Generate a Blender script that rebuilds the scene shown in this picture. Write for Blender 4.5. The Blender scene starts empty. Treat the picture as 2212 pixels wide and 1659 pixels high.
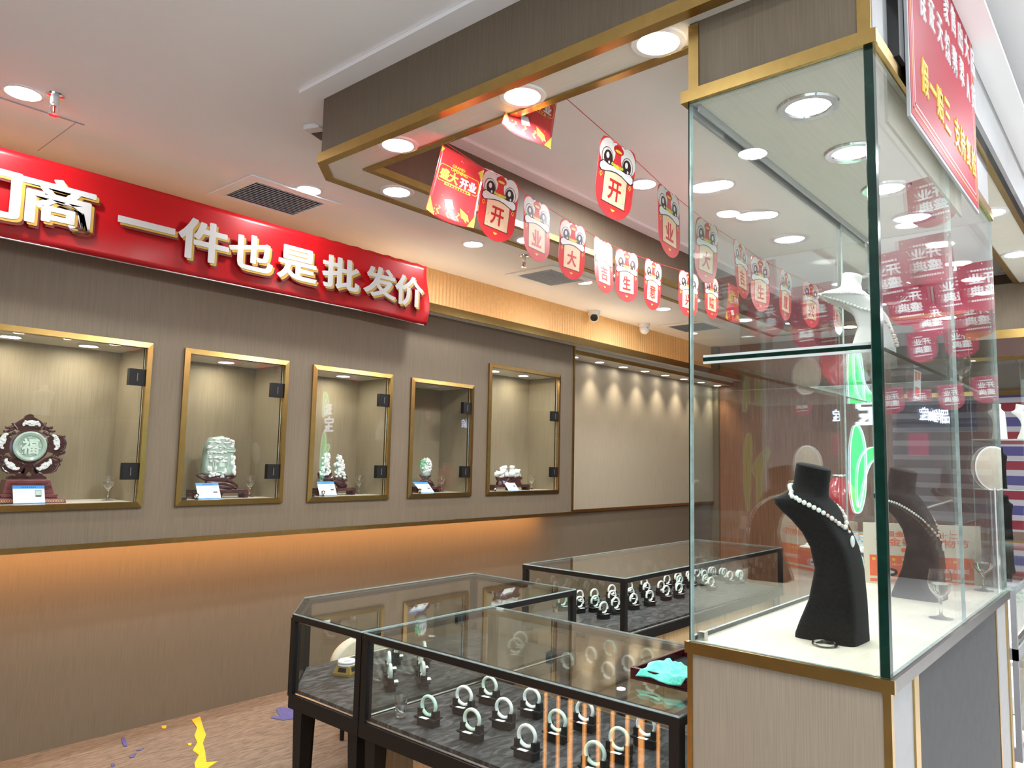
import bpy, bmesh, math, random
from mathutils import Vector, Matrix, Euler, noise
C = bpy.context
S = C.scene
COL = S.collection
random.seed(7)
PI = math.pi

# ------------------------------------------------------------------ camera, world, exposure
YAW, PIT, ROL, FPX, HCAM = 0.714251064, 0.100290906, 0.0218040914, 1610.8, 1.6
_f = Vector((math.cos(PIT)*math.cos(YAW), math.cos(PIT)*math.sin(YAW), math.sin(PIT)))
_r = Vector((math.sin(YAW), -math.cos(YAW), 0))
_u = _r.cross(_f)
_r, _u = math.cos(ROL)*_r + math.sin(ROL)*_u, -math.sin(ROL)*_r + math.cos(ROL)*_u
EYE = Vector((0, 0, HCAM))
cam = bpy.data.cameras.new('camera')
cam.sensor_width = 36
cam.sensor_fit = 'HORIZONTAL'
cam.lens = FPX/2212*36
cam.clip_start = 0.02
camo = bpy.data.objects.new('camera', cam)
COL.objects.link(camo)
camo.matrix_world = Matrix(((_r.x, _u.x, -_f.x, 0), (_r.y, _u.y, -_f.y, 0), (_r.z, _u.z, -_f.z, HCAM), (0, 0, 0, 1)))
S.camera = camo
w = bpy.data.worlds.new('world')
S.world = w
w.use_nodes = True
w.node_tree.nodes['Background'].inputs[0].default_value = (0.76, 0.87, 1.0, 1)
w.node_tree.nodes['Background'].inputs[1].default_value = 1.15
S.view_settings.view_transform = 'Standard'
S.view_settings.look = 'None'
S.view_settings.gamma = 1
S.view_settings.exposure = 1.62
S.cycles.transparent_max_bounces = 64
S.cycles.max_bounces = 10
S.cycles.glossy_bounces = 6
S.cycles.transmission_bounces = 8
S.cycles.diffuse_bounces = 4
S.cycles.sample_clamp_indirect = 4.0
S.cycles.caustics_reflective = False
S.cycles.caustics_refractive = False
S.cycles.blur_glossy = 0.5

LAMP, CASE_LAMP, NICHE_LAMP, COVE, UNDER, WALLWASH = 148.0, 45.0, 42.0, 1.9, 20.0, 11.0

def at(ax, val, px, py):
    """the point of the plane (axis ax = val) that the photograph shows at a pixel"""
    d = _f + _r*((px-1106)/FPX) - _u*((py-829.5)/FPX)
    return EYE + d*((val-EYE[ax])/d[ax])

# ------------------------------------------------------------------ helpers
WLOC = {}
def wl(o):
    return WLOC.get(o.name, Vector((0, 0, 0))) if o else Vector((0, 0, 0))

def tag(o, label=None, cat=None, group=None, kind=None):
    if label: o['label'] = label
    if cat: o['category'] = cat
    if group: o['group'] = group
    if kind: o['kind'] = kind
    return o

def thing(name, label, cat, loc=(0, 0, 0), group=None, kind=None, rz=0):
    o = bpy.data.objects.new(name, None)
    o.empty_display_size = 0.05
    COL.objects.link(o)
    o.location = loc
    o.rotation_euler = (0, 0, rz)
    WLOC[o.name] = Vector(loc)
    return tag(o, label, cat, group, kind)

def dup(root, label=None, loc=None, rz=None, group=None, scale=None, rot=None):
    r = root.copy()
    COL.objects.link(r)
    if loc is not None: r.location = loc
    if rz is not None: r.rotation_euler = (0, 0, rz)
    if rot is not None: r.rotation_euler = rot
    if scale is not None: r.scale = (scale, scale, scale) if not isinstance(scale, tuple) else scale
    if label: r['label'] = label
    if group: r['group'] = group
    for ch in list(root.children):
        c = ch.copy()
        COL.objects.link(c)
        c.parent = r
        for g in list(ch.children):
            d = g.copy()
            COL.objects.link(d)
            d.parent = c
    return r

class MB:
    def __init__(self):
        self.bm = bmesh.new()
    def face(self, vs, m=0):
        try:
            f = self.bm.faces.new(vs)
            f.material_index = m
            return f
        except ValueError:
            return None
    def v(self, p):
        return self.bm.verts.new(p)
    def box(self, x0, x1, y0, y1, z0, z1, m=0, M=None):
        c = [Vector((x, y, z)) for x in (x0, x1) for y in (y0, y1) for z in (z0, z1)]
        if M is not None: c = [M @ p for p in c]
        v = [self.v(p) for p in c]
        for q in ((0, 1, 3, 2), (4, 6, 7, 5), (0, 4, 5, 1), (2, 3, 7, 6), (0, 2, 6, 4), (1, 5, 7, 3)):
            self.face([v[i] for i in q], m)
        return self
    def poly(self, pts, m=0):
        return self.face([self.v(p) for p in pts], m)
    def prism(self, pts, axis, a, b, m=0, M=None, mside=None):
        def P(p, t):
            q = [p[0], p[1]]
            q.insert(axis, t)
            q = Vector(q)
            return M @ q if M is not None else q
        A = [self.v(P(p, a)) for p in pts]
        B = [self.v(P(p, b)) for p in pts]
        self.face(A, m)
        self.face(B, m)
        n = len(pts)
        for i in range(n):
            self.face([A[i], A[(i+1) % n], B[(i+1) % n], B[i]], m if mside is None else mside)
        return self
    def rings(self, rs, m=0, caps=True, closed=False):
        V = [[self.v(p) for p in r] for r in rs]
        n = len(V[0])
        k = len(V)
        for i in range(k if closed else k-1):
            a, b = V[i], V[(i+1) % k]
            for j in range(n):
                self.face([a[j], a[(j+1) % n], b[(j+1) % n], b[j]], m)
        if caps and not closed:
            self.face(V[0], m)
            self.face(V[-1], m)
        return self
    def lathe(self, prof, c=(0, 0, 0), n=24, m=0, caps=True, M=None):
        rs = []
        for r, z in prof:
            ring = [Vector((max(r, 1e-5)*math.cos(2*PI*j/n), max(r, 1e-5)*math.sin(2*PI*j/n), z)) for j in range(n)]
            rs.append([(M @ p if M is not None else p) + Vector(c) for p in ring])
        return self.rings(rs, m, caps)
    def tube(self, pts, r, n=8, m=0, closed=False):
        pts = [Vector(p) for p in pts]
        k = len(pts)
        rs = []
        up = None
        for i, p in enumerate(pts):
            if closed: t = pts[(i+1) % k]-pts[i-1]
            else: t = pts[min(i+1, k-1)]-pts[max(i-1, 0)]
            t.normalize()
            if up is None:
                up = Vector((0, 0, 1)) if abs(t.z) < .9 else Vector((1, 0, 0))
            a = t.cross(up)
            if a.length < 1e-6: a = t.cross(Vector((1, 0.3, 0)))
            a.normalize()
            b = a.cross(t)
            up = b
            rr = r[i] if isinstance(r, (list, tuple)) else r
            rs.append([p + (a*math.cos(2*PI*j/n)+b*math.sin(2*PI*j/n))*rr for j in range(n)])
        return self.rings(rs, m, True, closed)
    def ball(self, c, r, m=0, u=12, v=8, R=None):
        rx, ry, rz = (r, r, r) if not isinstance(r, (list, tuple)) else r
        rs = []
        c = Vector(c)
        for i in range(1, v):
            th = PI*i/v
            ring = [Vector((rx*math.sin(th)*math.cos(2*PI*j/u), ry*math.sin(th)*math.sin(2*PI*j/u), rz*math.cos(th))) for j in range(u)]
            rs.append([(R @ p if R is not None else p)+c for p in ring])
        V = [[self.v(p) for p in ring] for ring in rs]
        for a, b in zip(V, V[1:]):
            for j in range(u): self.face([a[j], a[(j+1) % u], b[(j+1) % u], b[j]], m)
        t = Vector((0, 0, rz))
        if R is not None: t = R @ t
        T, B = self.v(c+t), self.v(c-t)
        for j in range(u):
            self.face([T, V[0][j], V[0][(j+1) % u]], m)
            self.face([B, V[-1][(j+1) % u], V[-1][j]], m)
        return self
    def torus(self, c, R, r, nrm=(1, 0, 0), n=32, k=12, m=0, flat=1.0):
        nrm = Vector(nrm).normalized()
        a = nrm.orthogonal().normalized()
        b = nrm.cross(a)
        rs = []
        for i in range(n):
            t = 2*PI*i/n
            d = a*math.cos(t)+b*math.sin(t)
            rs.append([Vector(c)+d*(R+r*math.cos(2*PI*j/k))+nrm*(r*flat*math.sin(2*PI*j/k)) for j in range(k)])
        return self.rings(rs, m, False, True)
    def add(self, me, M, m=0):
        vs = [self.v(M @ x.co) for x in me.vertices]
        for p in me.polygons: self.face([vs[i] for i in p.vertices], m)
        return self
    def obj(self, name, mats, parent=None, smooth=None, bevel=0, sub=0, nrm=True):
        bm = self.bm
        if nrm: bmesh.ops.recalc_face_normals(bm, faces=bm.faces)
        me = bpy.data.meshes.new(name)
        if parent is not None:
            o0 = wl(parent)
        else:
            xs = [x.co for x in bm.verts]
            lo = [min(p[i] for p in xs) for i in range(3)]
            hi = [max(p[i] for p in xs) for i in range(3)]
            o0 = Vector(((lo[0]+hi[0])/2, (lo[1]+hi[1])/2, lo[2]))
        bmesh.ops.translate(bm, verts=bm.verts, vec=-o0)
        bm.to_mesh(me)
        bm.free()
        for mm in (mats if isinstance(mats, (list, tuple)) else [mats]): me.materials.append(mm)
        if smooth:
            me.polygons.foreach_set('use_smooth', [True]*len(me.polygons))
            me.set_sharp_from_angle(angle=math.radians(smooth))
        o = bpy.data.objects.new(name, me)
        COL.objects.link(o)
        if parent is not None:
            o.parent = parent
            WLOC[o.name] = o0
        else:
            o.location = o0
            WLOC[o.name] = o0.copy()
        if bevel:
            b = o.modifiers.new('bevel', 'BEVEL')
            b.width = bevel
            b.segments = 2
            b.limit_method = 'ANGLE'
        if sub:
            b = o.modifiers.new('sub', 'SUBSURF')
            b.levels = sub
            b.render_levels = sub
        return o

def struct(mb, name, mats, label=None, **k):
    o = mb.obj(name, mats, **k)
    o['kind'] = 'structure'
    if label: o['label'] = label
    return o

_TC = {}
def text_mesh(s, size=1.0, ext=0.0, off=0.0, sp=1.0):
    key = (s, size, ext, off, sp)
    if key in _TC: return _TC[key]
    cu = bpy.data.curves.new('t', 'FONT')
    cu.body = s
    cu.size = size
    cu.extrude = ext
    cu.offset = off
    cu.space_character = sp
    cu.resolution_u = 3
    cu.align_x = 'CENTER'
    cu.align_y = 'CENTER'
    ob = bpy.data.objects.new('t', cu)
    COL.objects.link(ob)
    C.view_layer.update()
    me = bpy.data.meshes.new_from_object(ob.evaluated_get(C.evaluated_depsgraph_get()))
    bpy.data.objects.remove(ob)
    bpy.data.curves.remove(cu)
    if len(me.vertices):                                   # centre on the ink
        xs = [v.co for v in me.vertices]
        c = Vector([(min(p[i] for p in xs)+max(p[i] for p in xs))/2 for i in (0, 1)]+[0])
        for v in me.vertices: v.co -= c
    _TC[key] = me
    return me

def ink(me):
    xs = [v.co for v in me.vertices]
    return max(p.x for p in xs)-min(p.x for p in xs), max(p.y for p in xs)-min(p.y for p in xs)

def frame(o, right, up, sx=1, sy=1, sz=1):
    r, u = Vector(right).normalized(), Vector(up).normalized()
    n = r.cross(u)
    return Matrix(((r.x*sx, u.x*sy, n.x*sz, o[0]), (r.y*sx, u.y*sy, n.y*sz, o[1]), (r.z*sx, u.z*sy, n.z*sz, o[2]), (0, 0, 0, 1)))

def fit_text(mb, s, M, w=None, h=None, ext=0.0005, off=0.0, m=0, z=0.0):
    """lettering in the local xy plane of M, scaled to the ink box w x h"""
    me = text_mesh(s, 1.0, 0.02, min(off, .010))
    iw, ih = ink(me)
    rad = max(0.0, off-.010)
    sx = (w/(iw+2*rad)) if w else (h/(ih+2*rad))
    sy = (h/(ih+2*rad)) if h else sx
    for k in range(9 if rad > .003 else 1):                # bold weight: the strokes thickened all round
        dx, dy = ((0, 0), (1, 0), (-1, 0), (0, 1), (0, -1), (.7, .7), (-.7, .7), (.7, -.7), (-.7, -.7))[k]
        mb.add(me, M @ Matrix.Translation((dx*rad*sx, dy*rad*sy, z+k*ext*.01)) @ Matrix.Diagonal((sx, sy, ext/0.02, 1)), m)

def ell(cx, cy, rx, ry, n=20, rot=0.0, a0=0.0, a1=2*PI):
    out = []
    full = abs(a1-a0-2*PI) < 1e-6
    for i in range(n if full else n+1):
        t = a0+(a1-a0)*i/n
        x, y = rx*math.cos(t), ry*math.sin(t)
        out.append((cx+x*math.cos(rot)-y*math.sin(rot), cy+x*math.sin(rot)+y*math.cos(rot)))
    return out

def flat(mb, pts, z0, z1, m, M):
    mb.prism(pts, 2, z0, z1, m, M)

# ------------------------------------------------------------------ materials
def nt(name):
    m = bpy.data.materials.new(name)
    m.use_nodes = True
    return m, m.node_tree, m.node_tree.nodes['Principled BSDF']

def mat(name, col, rough=0.5, metal=0.0, spec=0.5, var=0.0, scale=40.0, stretch=(1, 1, 1), bump=0.0, coat=0.0, sss=0.0, detail=3.0, sheen=0.0):
    m, t, b = nt(name)
    b.inputs['Roughness'].default_value = rough
    b.inputs['Metallic'].default_value = metal
    b.inputs['Specular IOR Level'].default_value = spec
    b.inputs['Coat Weight'].default_value = coat
    b.inputs['Coat Roughness'].default_value = 0.05
    b.inputs['Sheen Weight'].default_value = sheen
    if sss:
        b.inputs['Subsurface Weight'].default_value = sss
        b.inputs['Subsurface Radius'].default_value = (0.006, 0.008, 0.006)
        b.inputs['Subsurface Scale'].default_value = 1.0
    tc = t.nodes.new('ShaderNodeTexCoord')
    mp = t.nodes.new('ShaderNodeMapping')
    mp.inputs['Scale'].default_value = stretch
    n = t.nodes.new('ShaderNodeTexNoise')
    n.inputs['Scale'].default_value = scale
    n.inputs['Detail'].default_value = detail
    t.links.new(tc.outputs['Object'], mp.inputs[0])
    t.links.new(mp.outputs[0], n.inputs['Vector'])
    r = t.nodes.new('ShaderNodeValToRGB')
    r.color_ramp.elements[0].position = 0.3
    r.color_ramp.elements[1].position = 0.7
    lo = [max(0, c*(1-var)) for c in col]
    hi = [min(1, c*(1+var)) for c in col]
    r.color_ramp.elements[0].color = (*lo, 1)
    r.color_ramp.elements[1].color = (*hi, 1)
    t.links.new(n.outputs['Fac'], r.inputs[0])
    t.links.new(r.outputs[0], b.inputs['Base Color'])
    if bump:
        bp = t.nodes.new('ShaderNodeBump')
        bp.inputs['Strength'].default_value = bump
        bp.inputs['Distance'].default_value = 0.002
        t.links.new(n.outputs['Fac'], bp.inputs['Height'])
        t.links.new(bp.outputs[0], b.inputs['Normal'])
    return m

def glass(name, tint=(0.97, 0.99, 0.98), f0=0.045, gloss=(1, 1, 1)):
    """thin pane: clear, with the mirror share of real glass rising towards grazing angles (Schlick)"""
    m = bpy.data.materials.new(name)
    m.use_nodes = True
    t = m.node_tree
    for n in list(t.nodes): t.nodes.remove(n)
    out = t.nodes.new('ShaderNodeOutputMaterial')
    mx = t.nodes.new('ShaderNodeMixShader')
    tr = t.nodes.new('ShaderNodeBsdfTransparent')
    gl = t.nodes.new('ShaderNodeBsdfGlossy')
    tr.inputs[0].default_value = (*tint, 1)
    gl.inputs[0].default_value = (*gloss, 1)
    gl.inputs['Roughness'].default_value = 0.0
    geo = t.nodes.new('ShaderNodeNewGeometry')
    dot = t.nodes.new('ShaderNodeVectorMath')
    dot.operation = 'DOT_PRODUCT'
    t.links.new(geo.outputs['Incoming'], dot.inputs[0])
    t.links.new(geo.outputs['Normal'], dot.inputs[1])
    def math_(op, a, b=None):
        n = t.nodes.new('ShaderNodeMath')
        n.operation = op
        if isinstance(a, (int, float)): n.inputs[0].default_value = a
        else: t.links.new(a, n.inputs[0])
        if b is not None:
            if isinstance(b, (int, float)): n.inputs[1].default_value = b
            else: t.links.new(b, n.inputs[1])
        return n.outputs[0]
    c = math_('ABSOLUTE', dot.outputs['Value'])
    p = math_('POWER', math_('SUBTRACT', 1.0, c), 5.0)
    F = math_('ADD', f0, math_('MULTIPLY', p, 1-f0))
    t.links.new(F, mx.inputs[0])
    t.links.new(tr.outputs[0], mx.inputs[1])
    t.links.new(gl.outputs[0], mx.inputs[2])
    t.links.new(mx.outputs[0], out.inputs[0])
    return m

def emit(name, col, s):
    m = bpy.data.materials.new(name)
    m.use_nodes = True
    t = m.node_tree
    for n in list(t.nodes): t.nodes.remove(n)
    out = t.nodes.new('ShaderNodeOutputMaterial')
    e = t.nodes.new('ShaderNodeEmission')
    e.inputs[0].default_value = (*col, 1)
    e.inputs[1].default_value = s
    t.links.new(e.outputs[0], out.inputs[0])
    return m

def translucent(name, col, share=0.4, rough=0.35, tcol=None):
    m, t, b = nt(name)
    b.inputs['Base Color'].default_value = (*col, 1)
    b.inputs['Roughness'].default_value = rough
    tl = t.nodes.new('ShaderNodeBsdfTranslucent')
    tl.inputs[0].default_value = (*(tcol or col), 1)
    mx = t.nodes.new('ShaderNodeMixShader')
    mx.inputs[0].default_value = share
    t.links.new(b.outputs[0], mx.inputs[1])
    t.links.new(tl.outputs[0], mx.inputs[2])
    t.links.new(mx.outputs[0], t.nodes['Material Output'].inputs[0])
    return m

LAM = (0.152, 0.118, 0.079)
M_ = {}
M_['ceiling'] = mat('painted_ceiling', (0.92, 0.92, 0.92), 0.9, spec=0.2, var=0.015, scale=2)
M_['laminate'] = mat('beige_laminate', LAM, 0.5, spec=0.3, var=0.11, scale=60, stretch=(5, 5, 0.10))
M_['laminate_counter'] = mat('counter_laminate', (0.285, 0.232, 0.170), 0.5, spec=0.3, var=0.10, scale=60, stretch=(5, 5, 0.10))
M_['laminate_flat'] = mat('bounce_lit_laminate', (0.68, 0.65, 0.57), 0.45, spec=0.35, var=0.07, scale=50, stretch=(5, 0.14, 5))  # laminate of the undersides, lightened to stand for bounce light
M_['laminate_lining'] = mat('niche_lining', (0.29, 0.238, 0.150), 0.55, spec=0.3, var=0.10, scale=60, stretch=(5, 5, 0.10))
M_['laminate_pale'] = mat('pale_wood_top', (0.66, 0.61, 0.50), 0.4, spec=0.4, var=0.06, scale=24, stretch=(0.2, 4, 4))
M_['gold'] = mat('brushed_gold', (0.50, 0.335, 0.115), 0.27, 1.0, var=0.06, scale=30, stretch=(1, 1, 1))
M_['gold_dark'] = mat('antique_gold', (0.36, 0.225, 0.08), 0.28, 1.0, var=0.08, scale=30)
M_['steel'] = mat('brushed_steel', (0.55, 0.54, 0.53), 0.28, 1.0, var=0.05, scale=30)
M_['chrome'] = mat('chrome', (0.8, 0.8, 0.82), 0.12, 1.0)
M_['white'] = mat('white_enamel', (0.80, 0.80, 0.79), 0.35, var=0.02)
M_['grey_white'] = mat('grey_white_panel', (0.40, 0.40, 0.395), 0.5, var=0.04, scale=20)
M_['black'] = mat('black_powder_coat', (0.006, 0.0056, 0.0055), 0.45, spec=0.3, var=0.2, scale=200)
M_['velvet'] = mat('black_velvet', (0.010, 0.010, 0.010), 0.95, spec=0.1, var=0.3, scale=120, sheen=0.06)
M_['plush'] = mat('crushed_dark_plush', (0.03, 0.028, 0.028), 0.75, spec=0.2, var=0.9, scale=10, stretch=(1, 2.2, 1), bump=1.0, sheen=0.1, detail=9)
for n_ in M_['plush'].node_tree.nodes:
    if n_.bl_idname == 'ShaderNodeTexNoise': n_.inputs['Distortion'].default_value = 1.6
    if n_.bl_idname == 'ShaderNodeValToRGB':
        n_.color_ramp.elements[0].position, n_.color_ramp.elements[1].position = .42, .72
        n_.color_ramp.elements[0].color, n_.color_ramp.elements[1].color = (.004, .0036, .0036, 1), (.085, .082, .084, 1)
M_['gold_greyed'] = mat('gold_greyed_by_reflection', (0.27, 0.26, 0.25), 0.3, 1.0, var=0.05, scale=30)  # gold side strip tinted grey in place of its bluish reflection
M_['black_gloss'] = mat('black_lacquer', (0.012, 0.012, 0.013), 0.18, var=0.1)
M_['ivory'] = mat('ivory_velour', (0.72, 0.70, 0.66), 0.9, var=0.03, sheen=0.3)
M_['glass'] = glass('clear_glass')
M_['glass_low'] = glass('clear_pane', (0.985, 0.99, 0.985), 0.03)
M_['glass_back'] = glass('tinted_back_glass', (0.86, 0.88, 0.86), 0.30)
def clear(name, ior):
    m, t, b = nt(name)
    b.inputs['Base Color'].default_value = (1, 1, 1, 1)
    b.inputs['Roughness'].default_value = 0.0
    b.inputs['IOR'].default_value = ior
    b.inputs['Transmission Weight'].default_value = 1.0
    return m
M_['crystal'] = clear('crystal', 1.45)
M_['glass_edge'] = mat('green_glass_edge', (0.003, 0.024, 0.016), 0.12, spec=0.6, var=0.3, scale=30)
M_['glass_edge_pale'] = mat('pale_glass_edge', (0.40, 0.50, 0.47), 0.15, spec=0.6, var=0.2, scale=30)
M_['lamp'] = emit('lit_lens', (0.955, 0.98, 1.0), LAMP)
M_['lamp_cool'] = emit('lit_lens_cool', (0.90, 0.95, 1.0), LAMP*.75)
M_['lamp_case'] = emit('lit_case_lens', (1.0, 0.97, 0.92), CASE_LAMP)
M_['lamp_niche'] = emit('lit_niche_lens', (1.0, 0.95, 0.86), NICHE_LAMP)
M_['lamp_wash'] = emit('lit_washer_lens', (1.0, 0.95, 0.86), WALLWASH)
M_['led_warm'] = emit('warm_led', (1.0, 0.62, 0.27), COVE)
M_['led_under'] = emit('warm_under_led', (1.0, 0.52, 0.22), UNDER)
M_['jade_white'] = mat('white_jade', (0.80, 0.84, 0.80), 0.18, spec=0.5, var=0.06, scale=18, coat=0.3)
M_['jade_pale'] = mat('pale_green_jade', (0.62, 0.76, 0.64), 0.18, var=0.10, scale=18, coat=0.3)
M_['jade_mint'] = mat('mint_jade', (0.50, 0.74, 0.62), 0.18, var=0.12, scale=18, coat=0.3)
M_['jade_carved'] = mat('carved_grey_green_jade', (0.36, 0.47, 0.39), 0.25, var=0.25, scale=14, coat=0.2)
M_['jade_snow'] = mat('snowy_jade', (0.74, 0.77, 0.73), 0.3, var=0.05, scale=30)
M_['jade_vivid'] = mat('streaked_green_jade', (0.20, 0.55, 0.27), 0.2, var=0.4, scale=30, coat=0.3)
M_['rosewood'] = mat('dark_rosewood', (0.055, 0.016, 0.015), 0.22, var=0.4, scale=20, stretch=(1, 1, 3), coat=0.4)
M_['rosewood_red'] = mat('red_rosewood', (0.16, 0.045, 0.045), 0.3, var=0.25, scale=20, stretch=(1, 1, 3), coat=0.3)
M_['paper'] = mat('white_card', (0.86, 0.86, 0.86), 0.6, var=0.01)
M_['blue'] = mat('blue_print', (0.05, 0.32, 0.80), 0.5)
M_['grey_print'] = mat('grey_print', (0.35, 0.37, 0.40), 0.6)
M_['ink'] = mat('black_print', (0.02, 0.02, 0.02), 0.5)
M_['pine'] = mat('pine_laminate', (0.60, 0.42, 0.22), 0.45, var=0.14, scale=14, stretch=(6, 6, 0.3))
M_['brown_wood'] = mat('reddish_wood_veneer', (0.26, 0.115, 0.062), 0.4, var=0.30, scale=20, stretch=(6, 6, 0.12))
M_['beige_stone'] = mat('beige_marble', (0.34, 0.30, 0.24), 0.35, var=0.12, scale=6)
M_['red_card'] = mat('red_card', (0.72, 0.045, 0.05), 0.28, var=0.05, scale=10, coat=0.3)
M_['red_ink'] = mat('red_print', (0.60, 0.025, 0.025), 0.4)
M_['cream'] = mat('cream_print', (0.86, 0.62, 0.40), 0.4, var=0.03)
M_['offwhite'] = mat('offwhite_print', (0.82, 0.79, 0.74), 0.35, var=0.03)
M_['dark_print'] = mat('dark_brown_print', (0.045, 0.022, 0.022), 0.35)
M_['yellow'] = mat('yellow_print', (0.86, 0.62, 0.08), 0.35)
M_['lime'] = mat('lime_print', (0.55, 0.62, 0.08), 0.4)
M_['magenta'] = mat('magenta_card', (0.36, 0.022, 0.065), 0.35, var=0.06, scale=8)
M_['orange'] = mat('orange_print', (0.85, 0.17, 0.08), 0.5)
M_['banner'] = translucent('banner_cloth', (0.42, 0.006, 0.010), 0.34, 0.30, (0.95, 0.02, 0.02))
M_['banner_white'] = translucent('banner_white_print', (0.56, 0.55, 0.53), 0.25, 0.4)
M_['banner_gold'] = translucent('banner_gold_print', (0.50, 0.30, 0.05), 0.25, 0.4)
M_['banner_dark'] = translucent('banner_dark_print', (0.12, 0.02, 0.015), 0.2, 0.4)
M_['carpet_yellow'] = mat('yellow_carpet_pile', (0.72, 0.42, 0.02), 0.95, var=0.1, scale=80)
M_['carpet_blue'] = mat('blue_carpet_pile', (0.075, 0.075, 0.22), 0.95, var=0.2, scale=60)
M_['turquoise'] = mat('turquoise_terry', (0.10, 0.56, 0.42), 0.95, var=0.18, scale=160, bump=0.8, sheen=0.3)
M_['pearl'] = mat('pale_bead', (0.78, 0.82, 0.74), 0.16, var=0.04, coat=0.4)
M_['pink_pearl'] = mat('pale_pink_bead', (0.72, 0.50, 0.42), 0.16, coat=0.4)
M_['amber'] = mat('amber_bead', (0.72, 0.22, 0.05), 0.18, var=0.2, coat=0.4)
M_['water'] = clear('water', 1.33)
M_['skin'] = mat('skin', (0.46, 0.27, 0.19), 0.6)
M_['hair'] = mat('dark_hair', (0.012, 0.010, 0.010), 0.6)
M_['navy'] = mat('dark_navy_cloth', (0.018, 0.020, 0.035), 0.9, var=0.2, scale=60)
M_['leather'] = mat('cream_leatherette', (0.52, 0.46, 0.36), 0.5, var=0.05)
M_['flute_grey'] = mat('grey_flute', (0.11, 0.107, 0.105), 0.45, var=0.06, scale=20)
M_['flute_dark'] = mat('dark_flute', (0.05, 0.048, 0.045), 0.5)
M_['carpet'] = mat('beige_carpet', (0.175, 0.137, 0.104), 0.97, spec=0.1, var=0.32, scale=70, stretch=(0.25, 1.6, 1), bump=1.0, detail=5)
M_['green_led'] = emit('green_sign_face', (0.0, 0.80, 0.20), 1.6)
M_['white_led'] = emit('white_sign_face', (0.75, 0.85, 1.0), 2.2)
M_['slat_led'] = emit('orange_slat_light', (1.0, 0.42, 0.12), 3.0)
# ------------------------------------------------------------------ room shell
WY, UY, ZC, ZM = 4.57, 4.20, 3.185, 3.40
struct(MB().box(-5, 14, .30, WY+.2, -.05, 0), 'floor', M_['carpet'], 'beige streaked carpet with yellow and blue splashes')
struct(MB().box(-5, 14, -7, .30, -.05, 0), 'floor_corridor', mat('pale_floor_tile', (.78, .77, .75), .3, var=.04, scale=3), 'pale polished corridor floor')
def splash(name, label, m, outlines):
    b = MB()
    for o in outlines:
        b.prism([tuple(at(2, 0, *p).xy) for p in o], 2, 0.0004, 0.004)
    q = b.obj(name, M_[m])
    tag(q, label, kind='structure')
splash('carpet_marking', 'long jagged yellow splash woven into the carpet', 'carpet_yellow', [
    [(414,1556),(432,1549),(440,1576),(445,1588),(438,1606),(443,1625),(446,1648),(470,1646),(450,1659),(452,1700),(430,1700),(420,1650),(430,1632),(416,1622),(426,1606),(420,1590),(426,1573)],
    [(349,1569),(360,1568),(358,1574),(350,1574)], [(405,1607),(414,1606),(412,1612),(407,1611)]])
splash('carpet_marking', 'cluster of small blue flecks woven into the carpet', 'carpet_blue', [
    [(262,1594),(269,1593),(273,1603),(275,1613),(270,1614),(264,1606)], [(279,1635),(293,1627),(295,1628),(288,1637),(281,1638)],
    [(294,1622),(311,1617),(305,1622),(296,1623)], [(240,1652),(247,1649),(248,1654),(242,1658)]])
splash('carpet_marking', 'broad blue splash woven into the carpet by the showcase leg', 'carpet_blue', [
    [(596,1533),(606,1529),(640,1530),(660,1540),(650,1551),(612,1557),(585,1552),(586,1548),(605,1549)]])

struct(MB().box(-5, 14, .47, WY+.2, ZC, ZC+.3), 'ceiling', M_['ceiling'], 'white painted shop ceiling')
b = MB().box(-5, 14, -7, .47, ZM, ZM+.1)
b.box(-5, 1.80, .46, .47, ZC, ZM)
b.box(7.26, 14, .46, .47, ZC, ZM)
struct(b, 'ceiling_corridor', M_['ceiling'], 'higher white corridor ceiling')

# lower wall and back wall behind everything
struct(MB().box(-5, 9.45, WY, WY+.1, 0, 2.70), 'wall_left', M_['laminate'], 'beige wood-grain laminate wall lit orange below the niches')
# fluted light-cove panel over the cornice
b = MB()
x = 3.3
prev = None
rs = []
while x < 9.45:
    for dx, dy in ((0, 0), (.012, -.009), (.024, -.009), (.036, 0)):
        rs.append((x+dx, WY+dy))
    x += .042
for (xa, ya), (xb, yb) in zip(rs, rs[1:]):
    b.poly([(xa, ya, 2.70), (xb, yb, 2.70), (xb, yb, ZC), (xa, ya, ZC)])
b.box(-5, 3.3, WY-.002, WY+.01, 2.70, ZC)
b.box(3.3, 9.45, WY+.001, WY+.02, 2.70, ZC)
struct(b, 'wall_left_cove', mat('fluted_cove_panel', (0.84, 0.52, 0.22), 0.5, var=0.05), 'vertically fluted panel of the light cove', nrm=True)

# end wall
struct(MB().box(9.45, 9.55, 2.35, 4.47, 0, ZC), 'wall_end', M_['brown_wood'], 'reddish brown wood wall at the end of the shop')
b = MB().box(9.40, 9.56, 4.47, WY, 0, ZC)
struct(b, 'trim_1', M_['laminate'], 'narrow beige corner strip beside the brown wood wall')
struct(MB().box(9.43, 9.46, 4.46, 4.48, 0, ZC), 'trim_2', M_['gold'], 'thin gold edge on the brown wood wall')

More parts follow.
